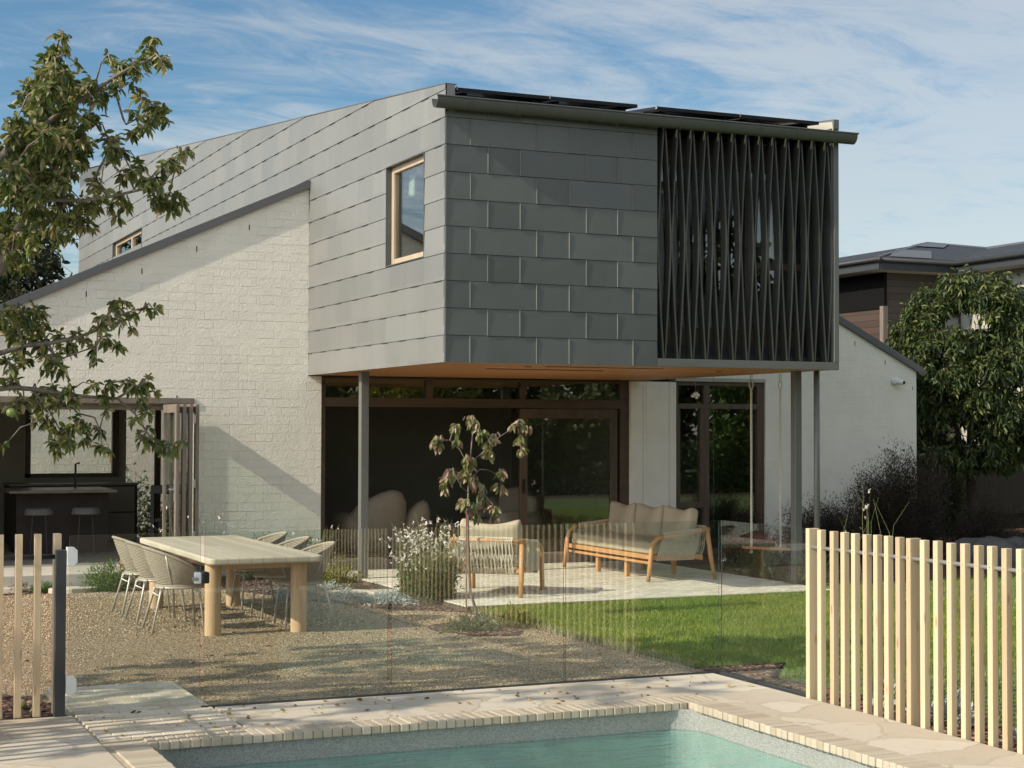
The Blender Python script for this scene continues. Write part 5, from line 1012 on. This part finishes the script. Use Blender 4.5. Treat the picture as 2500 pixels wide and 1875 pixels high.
shrub('clipped_hedge','small clipped bright green hedge against the tinted brick wall',(5.95,21.5,-.05),.46,.28,.60,3200,.035,M['boxleaf'],M['barkd'],.5,.1,.2,90)
shrub('wispy_shrub','thin bare twigged shrub against the white brick wall',(5.25,21.4,-.05),.40,.3,.95,420,.03,M['sageleaf'],M['sageleaf'],.2,.1,.7,70,thin=.0018)
shrub('ground_cover','green mat of ground cover at the foot of the young tree',(6.33,15.0,-.045),.34,.30,.16,1500,.035,M['greenleaf'],M['greenleaf'],.5,.1,.5,60)
shrub('ground_cover','taller yellow green tuft right of the young tree trunk',(6.86,15.15,-.045),.26,.3,.22,1300,.045,M['yellowleaf'],M['greenleaf'],.25,.1,.9,60)
shrub('rosette_plant','grey green leafy plant at the foot of the right slat fence',(7.25,8.9,-.04),.16,.18,.28,170,.10,M['silver'],M['greenleaf'],.3,.3,.5,20)
shrub('rosette_plant','small white variegated plant behind the first fence slats',(7.22,9.6,-.04),.13,.13,.22,110,.08,M['silver'],M['greenleaf'],.4,.3,.5,20)
shrub('rosette_plant','silver leaved plant by the middle slats of the right fence',(7.2,8.15,-.04),.2,.2,.22,260,.06,M['silver'],M['greenleaf'],.4,.3,.3,30)
t=shrub('flowering_shrub','low shrub with tiny red flowers behind the rightmost slats',(7.25,7.6,-.04),.3,.34,.42,1100,.035,M['boxleaf'],M['barkr'],.5,.1,.5,60)
V,F=leaves(np.array([7.25,7.6,.2])+rng.normal(size=(90,3))*[.2,.24,.12],rdir(90,.5),.03*np.ones(90),.9,.1,0); fast('flowers',V,F,M['pink'],t)
def gaura(label,loc,rx,ry,h,nst,nleaf,npet,group=None):
    x,y,z=loc; t=thing('gaura_clump',label,'flowering plant',loc,0,group); b=MB(); tips=[]
    for i in range(nst):
        a=random.uniform(0,2*pi); q=random.random()**.6; bx_=np.array([x+.62*rx*math.cos(a)*q,y+.62*ry*math.sin(a)*q,z]); hh=h*random.uniform(.55,1.05); e=np.array([x+rx*math.cos(a)*q*1.1,y+ry*math.sin(a)*q*1.1,z+hh]); md=bx_*.45+e*.55+np.array([0,0,hh*.12]); e=e+np.array([random.uniform(-.16,.16),random.uniform(-.16,.16),random.uniform(-.12,.05)])*h; b.tube([bx_,md,e],[.003,.0022,.0014],3,False); tips.append((bx_,md,e))
    b.build('stems',M['gaurastem'],t); T_=np.array(tips); k=rng.integers(0,nst,nleaf); u=rng.beta(1.3,2.0,nleaf)[:,None]; pp=T_[k,0]*(1-u)+T_[k,1]*u+rng.normal(size=(nleaf,3))*.03; d=rdir(nleaf,.7); V,F=leaves(pp,d,.07*rng.uniform(.5,1.3,nleaf),.22,.2,.1); fast('foliage',V,F,M['greenleaf'],t)
    k=rng.integers(0,nst,npet//4); u=rng.beta(2.6,1.2,npet//4)[:,None]; c=T_[k,1]*(1-u)+T_[k,2]*u+rng.normal(size=(npet//4,3))*.015; c=np.repeat(c,4,0); V,F=leaves(c,rdir(len(c),.2),.031*rng.uniform(.7,1.2,len(c)),.55,.1,0); fast('flowers',V,F,M['petal'],t)
    k=rng.integers(0,nst,npet//2); u=rng.uniform(.55,1.05,(npet//2,1)); c=T_[k,1]*(1-u)+T_[k,2]*u; V,F=leaves(c,rdir(npet//2,1.5),.018*np.ones(npet//2),.3,.1,0); fast('buds',V,F,M['barkr'],t); return t
gaura('large clump of tall white and pink flowers beside the armchair',(6.92,17.75,-.05),.44,.44,.96,190,5600,1100)
gaura('smaller patch of white flowers behind the silvery shrub, left of the post',(6.5,20.9,-.05),.40,.3,.75,34,260,70)
gaura('sparse pale flower stems against the tinted brick wall',(5.0,21.2,-.05),.5,.3,1.0,26,200,80)
gaura('sparse flower stems between the second and fourth slats of the right fence',(12.6,17.0,-.05),.5,.3,1.4,12,90,40)
# sedum bed at the right of the patio
for i,(x,y,lab) in enumerate(((12.15,19.3,'crimson flower clump behind the swing seat, left'),(12.55,18.35,'crimson flower clump below the right swing rope'),(12.6,19.4,'crimson flower clump farther back by the thick steel post'),(12.9,19.9,'crimson flower clump deepest in the bed behind the steel post'))):
    t=shrub('sedum_clump',lab,(x,y,-.03),.26,.26,.42,520,.05,M['greenleaf'],M['gaurastem'],.5,.1,.6,34,'crimson sedums beside the patio',cat='flowering plant')
    P=[]; 
    for q in range(14): c=np.array([x+random.uniform(-.24,.24),y+random.uniform(-.24,.24),random.uniform(.36,.47)]); P.append(c+rng.normal(size=(26,3))*[.04,.04,.010])
    P=np.concatenate(P); V,F=leaves(P,rdir(len(P),.8),.018*np.ones(len(P)),.8,.1,0); fast('flowers',V,F,M['pink'],t)
shrub('grass_tuft','dry tan grass tuft at the patio edge below the swing',(12.05,17.55,-.05),.30,.25,.50,700,.22,M['straw'],M['straw'],.03,.5,1.2,50,cat='ornamental grass')
shrub('grass_tuft','green strappy tuft behind the sofa end',(12.15,18.7,-.05),.25,.3,.34,500,.2,M['greenleaf'],M['greenleaf'],.05,.5,1.0,40,cat='ornamental grass')
for i,(x,y,rx,h,n,lab) in enumerate(((14.35,20.6,.85,1.05,24000,'fine dark twiggy shrub behind the two steel posts'),(16.0,21.0,.95,1.75,52000,'large fine dark twiggy shrub against the right brick wall'),(13.2,20.9,.5,.8,7000,'small fine dark shrub at the foot of the tall window'),(17.5,20.6,.8,1.1,14000,'fine dark shrub at the corner of the right brick wall'))):
    shrub('twiggy_shrub',lab,(x,y,-.05),rx,rx*.8,h,n,.055,M['darktwig'],M['darktwig'],.18,.1,.5,300,'dark shrubs below the right gable',thin=.0018)
shrub('olive_shrub','upright dark narrow leaved shrub against the edge of the right gable',(17.0,21.4,-.05),.42,.35,2.05,640,.10,M['darktwig'],M['barkd'],.22,.1,1.0,30,lo=.9)
shrub('conifer','slim dark green conifer before the black paling fence',(20.3,24.9,-.05),.42,.4,2.2,5200,.10,M['laurel'],M['barkd'],.12,.2,.5,160,cat='conifer')
shrub('weeping_shrub','yellow green weeping needle shrub at the right edge',(21.2,21.0,-.05),.8,.8,2.1,4200,.13,M['greenleaf'],M['greenleaf'],.06,.6,.1,120,lo=1.2)
# large glossy tree at the right
cl=[]
while len(cl)<560:
    p=rng.normal(size=3); p/=np.linalg.norm(p); r=random.uniform(.62,1.0)**.6; q=np.array([20.75+p[0]*1.75*r,25.4+p[1]*1.5*r,2.95+p[2]*2.05*r])
    if q[2]<1.35: continue
    f=math.sin(q[0]*2.1+1)*math.sin(q[2]*2.6)*math.sin(q[1]*1.9+2)
    if f<-.5: continue
    cl.append([*q,random.uniform(.16,.26)])
for k in range(60): cl.append([random.uniform(19.0,19.7),25.2+random.uniform(-.6,.6),random.uniform(2.4,3.6)+0*k,random.uniform(.12,.2)])
for k in range(40): cl.append([random.uniform(18.9,22.6),25.0+random.uniform(-.6,.6),random.uniform(1.15,1.8),random.uniform(.15,.25)])
for k in range(160): cl.append([random.uniform(21.2,24.5),25.2+random.uniform(-1,1),random.uniform(1.4,4.75)+.12*k/160,random.uniform(.18,.28)])
tr=[([(20.9,25.5,-.1),(20.8,25.5,.8),(20.7,25.4,1.8),(20.8,25.4,3.0),(20.9,25.3,4.2)],[.10,.09,.07,.045,.02]),([(20.8,25.5,.9),(20.2,25.2,2.0),(19.7,25.1,3.0)],[.06,.045,.02]),([(20.75,25.5,1.1),(21.6,25.7,2.2),(22.3,25.4,3.4)],[.06,.045,.02]),([(20.8,25.4,1.8),(20.4,24.7,2.9),(20.1,24.5,3.7)],[.05,.035,.015])]
K_=.905
def sc3(p): return (p[0]*K_,p[1]*K_,1.95+(p[2]-1.95)*K_) if p[2]>0 else (p[0]*K_,p[1]*K_,p[2])
cl=[[sc3(q)[0]+.42,sc3(q)[1],sc3(q)[2],q[3]*K_] for q in cl]; tr=[([(sc3(q)[0]+.42,sc3(q)[1],sc3(q)[2]) for q in pts],rad) for pts,rad in tr]
tree('garden_tree','dense glossy leaved tree in front of the dark roofed neighbouring house','tree',(19.3,23.1,-.1),tr,[],np.array(cl),M['laurel'],M['barkd'],.115,17,.36,.7,grav=.5)
# trees behind the left roof
def bgtree(label,x,y,h,rx,n,lm,ls,group,seed):
    cl=[]; 
    while len(cl)<n:
        p=rdir(1,.0)[0]; r=random.uniform(.4,1.0)**.5; q=np.array([x+p[0]*rx*r,y+p[1]*rx*r,h*.6+p[2]*h*.4*r])
        if math.sin(q[0]*1.7+seed)*math.sin(q[2]*1.5+seed*2)>-.45: cl.append([*q,random.uniform(.3,.55)])
    tr=[([(x,y,-.1),(x+.1,y,h*.35),(x-.1,y,h*.7),(x,y,h*.93)],[.2,.15,.09,.02])]
    for k in range(5): a=k*1.3+seed; tr.append(([(x,y,h*.3+k*.3),(x+math.cos(a)*rx*.4,y+math.sin(a)*rx*.4,h*.5+k*.3),(x+math.cos(a)*rx*.75,y+math.sin(a)*rx*.75,h*.62+k*.4)],[.09,.06,.02]))
    tree('background_tree',label,'tree',(x,y,-.1),tr,[],np.array(cl),lm,M['barkd'],ls,3.2,.5,.4,group=group,grav=.2)
bgtree('dark reddish brown tree behind the far end of the zinc roof',6.1,47.0,7.6,1.9,190,M['bgleaf'],.22,'trees behind the left roof',1)
bgtree('olive green tree showing behind the apple branches at the left edge',4.0,46.0,8.2,2.0,170,M['bgleaf2'],.22,'trees behind the left roof',2)
bgtree('dark tree low over the left gable roof edge',5.0,43.0,5.6,1.7,150,M['bgleaf'],.2,'trees behind the left roof',3)
# garden behind the camera, seen only as reflections in the windows
for i,(x,y,h,rx,lm) in enumerate(((9,-7,7.5,3.4,M['bgleaf2']),(14,-8,8.5,3.6,M['greenleaf']),(19,-6.5,7.5,3.4,M['bgleaf2']),(24,-7,9,3.6,M['greenleaf']),(29,-6,8,3.4,M['bgleaf2']),(35,-5,8.5,3.6,M['greenleaf']))):
    cl=[]
    for k in range(240):
        p=rdir(1,0)[0]; r=random.random()**.4; cl.append([x+p[0]*rx*1.2*r,y+p[1]*rx*.6*r,h*.5+p[2]*h*.5*r,.5])
    tree('boundary_tree',('broad garden tree behind the viewer, %s'%['far west','west of the viewer','directly behind the viewer','east of the viewer','far east','at the eastern corner'][i]),'tree',(x,y,-.1),[([(x,y,-.1),(x,y,h*.5),(x,y,h*.9)],[.2,.15,.03])],[],np.array(cl),lm,M['barkd'],.36,1.5,.6,.3,group='trees behind the viewer',conn=False)
for i,x in enumerate((12,18,24,30,36)):
    shrub('boundary_hedge','tall loose hedge behind the viewer, %s'%['far west','west','middle','east','far east'][i],(x,-2.6,-.1),3.4,.8,4.0+.6*(i%2),7000,.28,[M['fernleaf'],M['yellowleaf'],M['greenleaf']][i%3],M['barkd'],.5,.2,.2,60,group='hedges behind the viewer',cat='hedge')
# kitchen courtyard plants
shrub('courtyard_plant','leafy pale flowering plant in the courtyard behind the kitchen',(5.55,28.4,-.1),.42,.4,1.55,900,.09,M['sageleaf'],M['greenleaf'],.5,.2,.5,50,lo=.3)
shrub('courtyard_plant','dark leafy plant low in the courtyard beside the black chairs',(6.0,28.6,-.1),.4,.4,1.0,900,.08,M['greenleaf'],M['greenleaf'],.5,.2,.3,50)
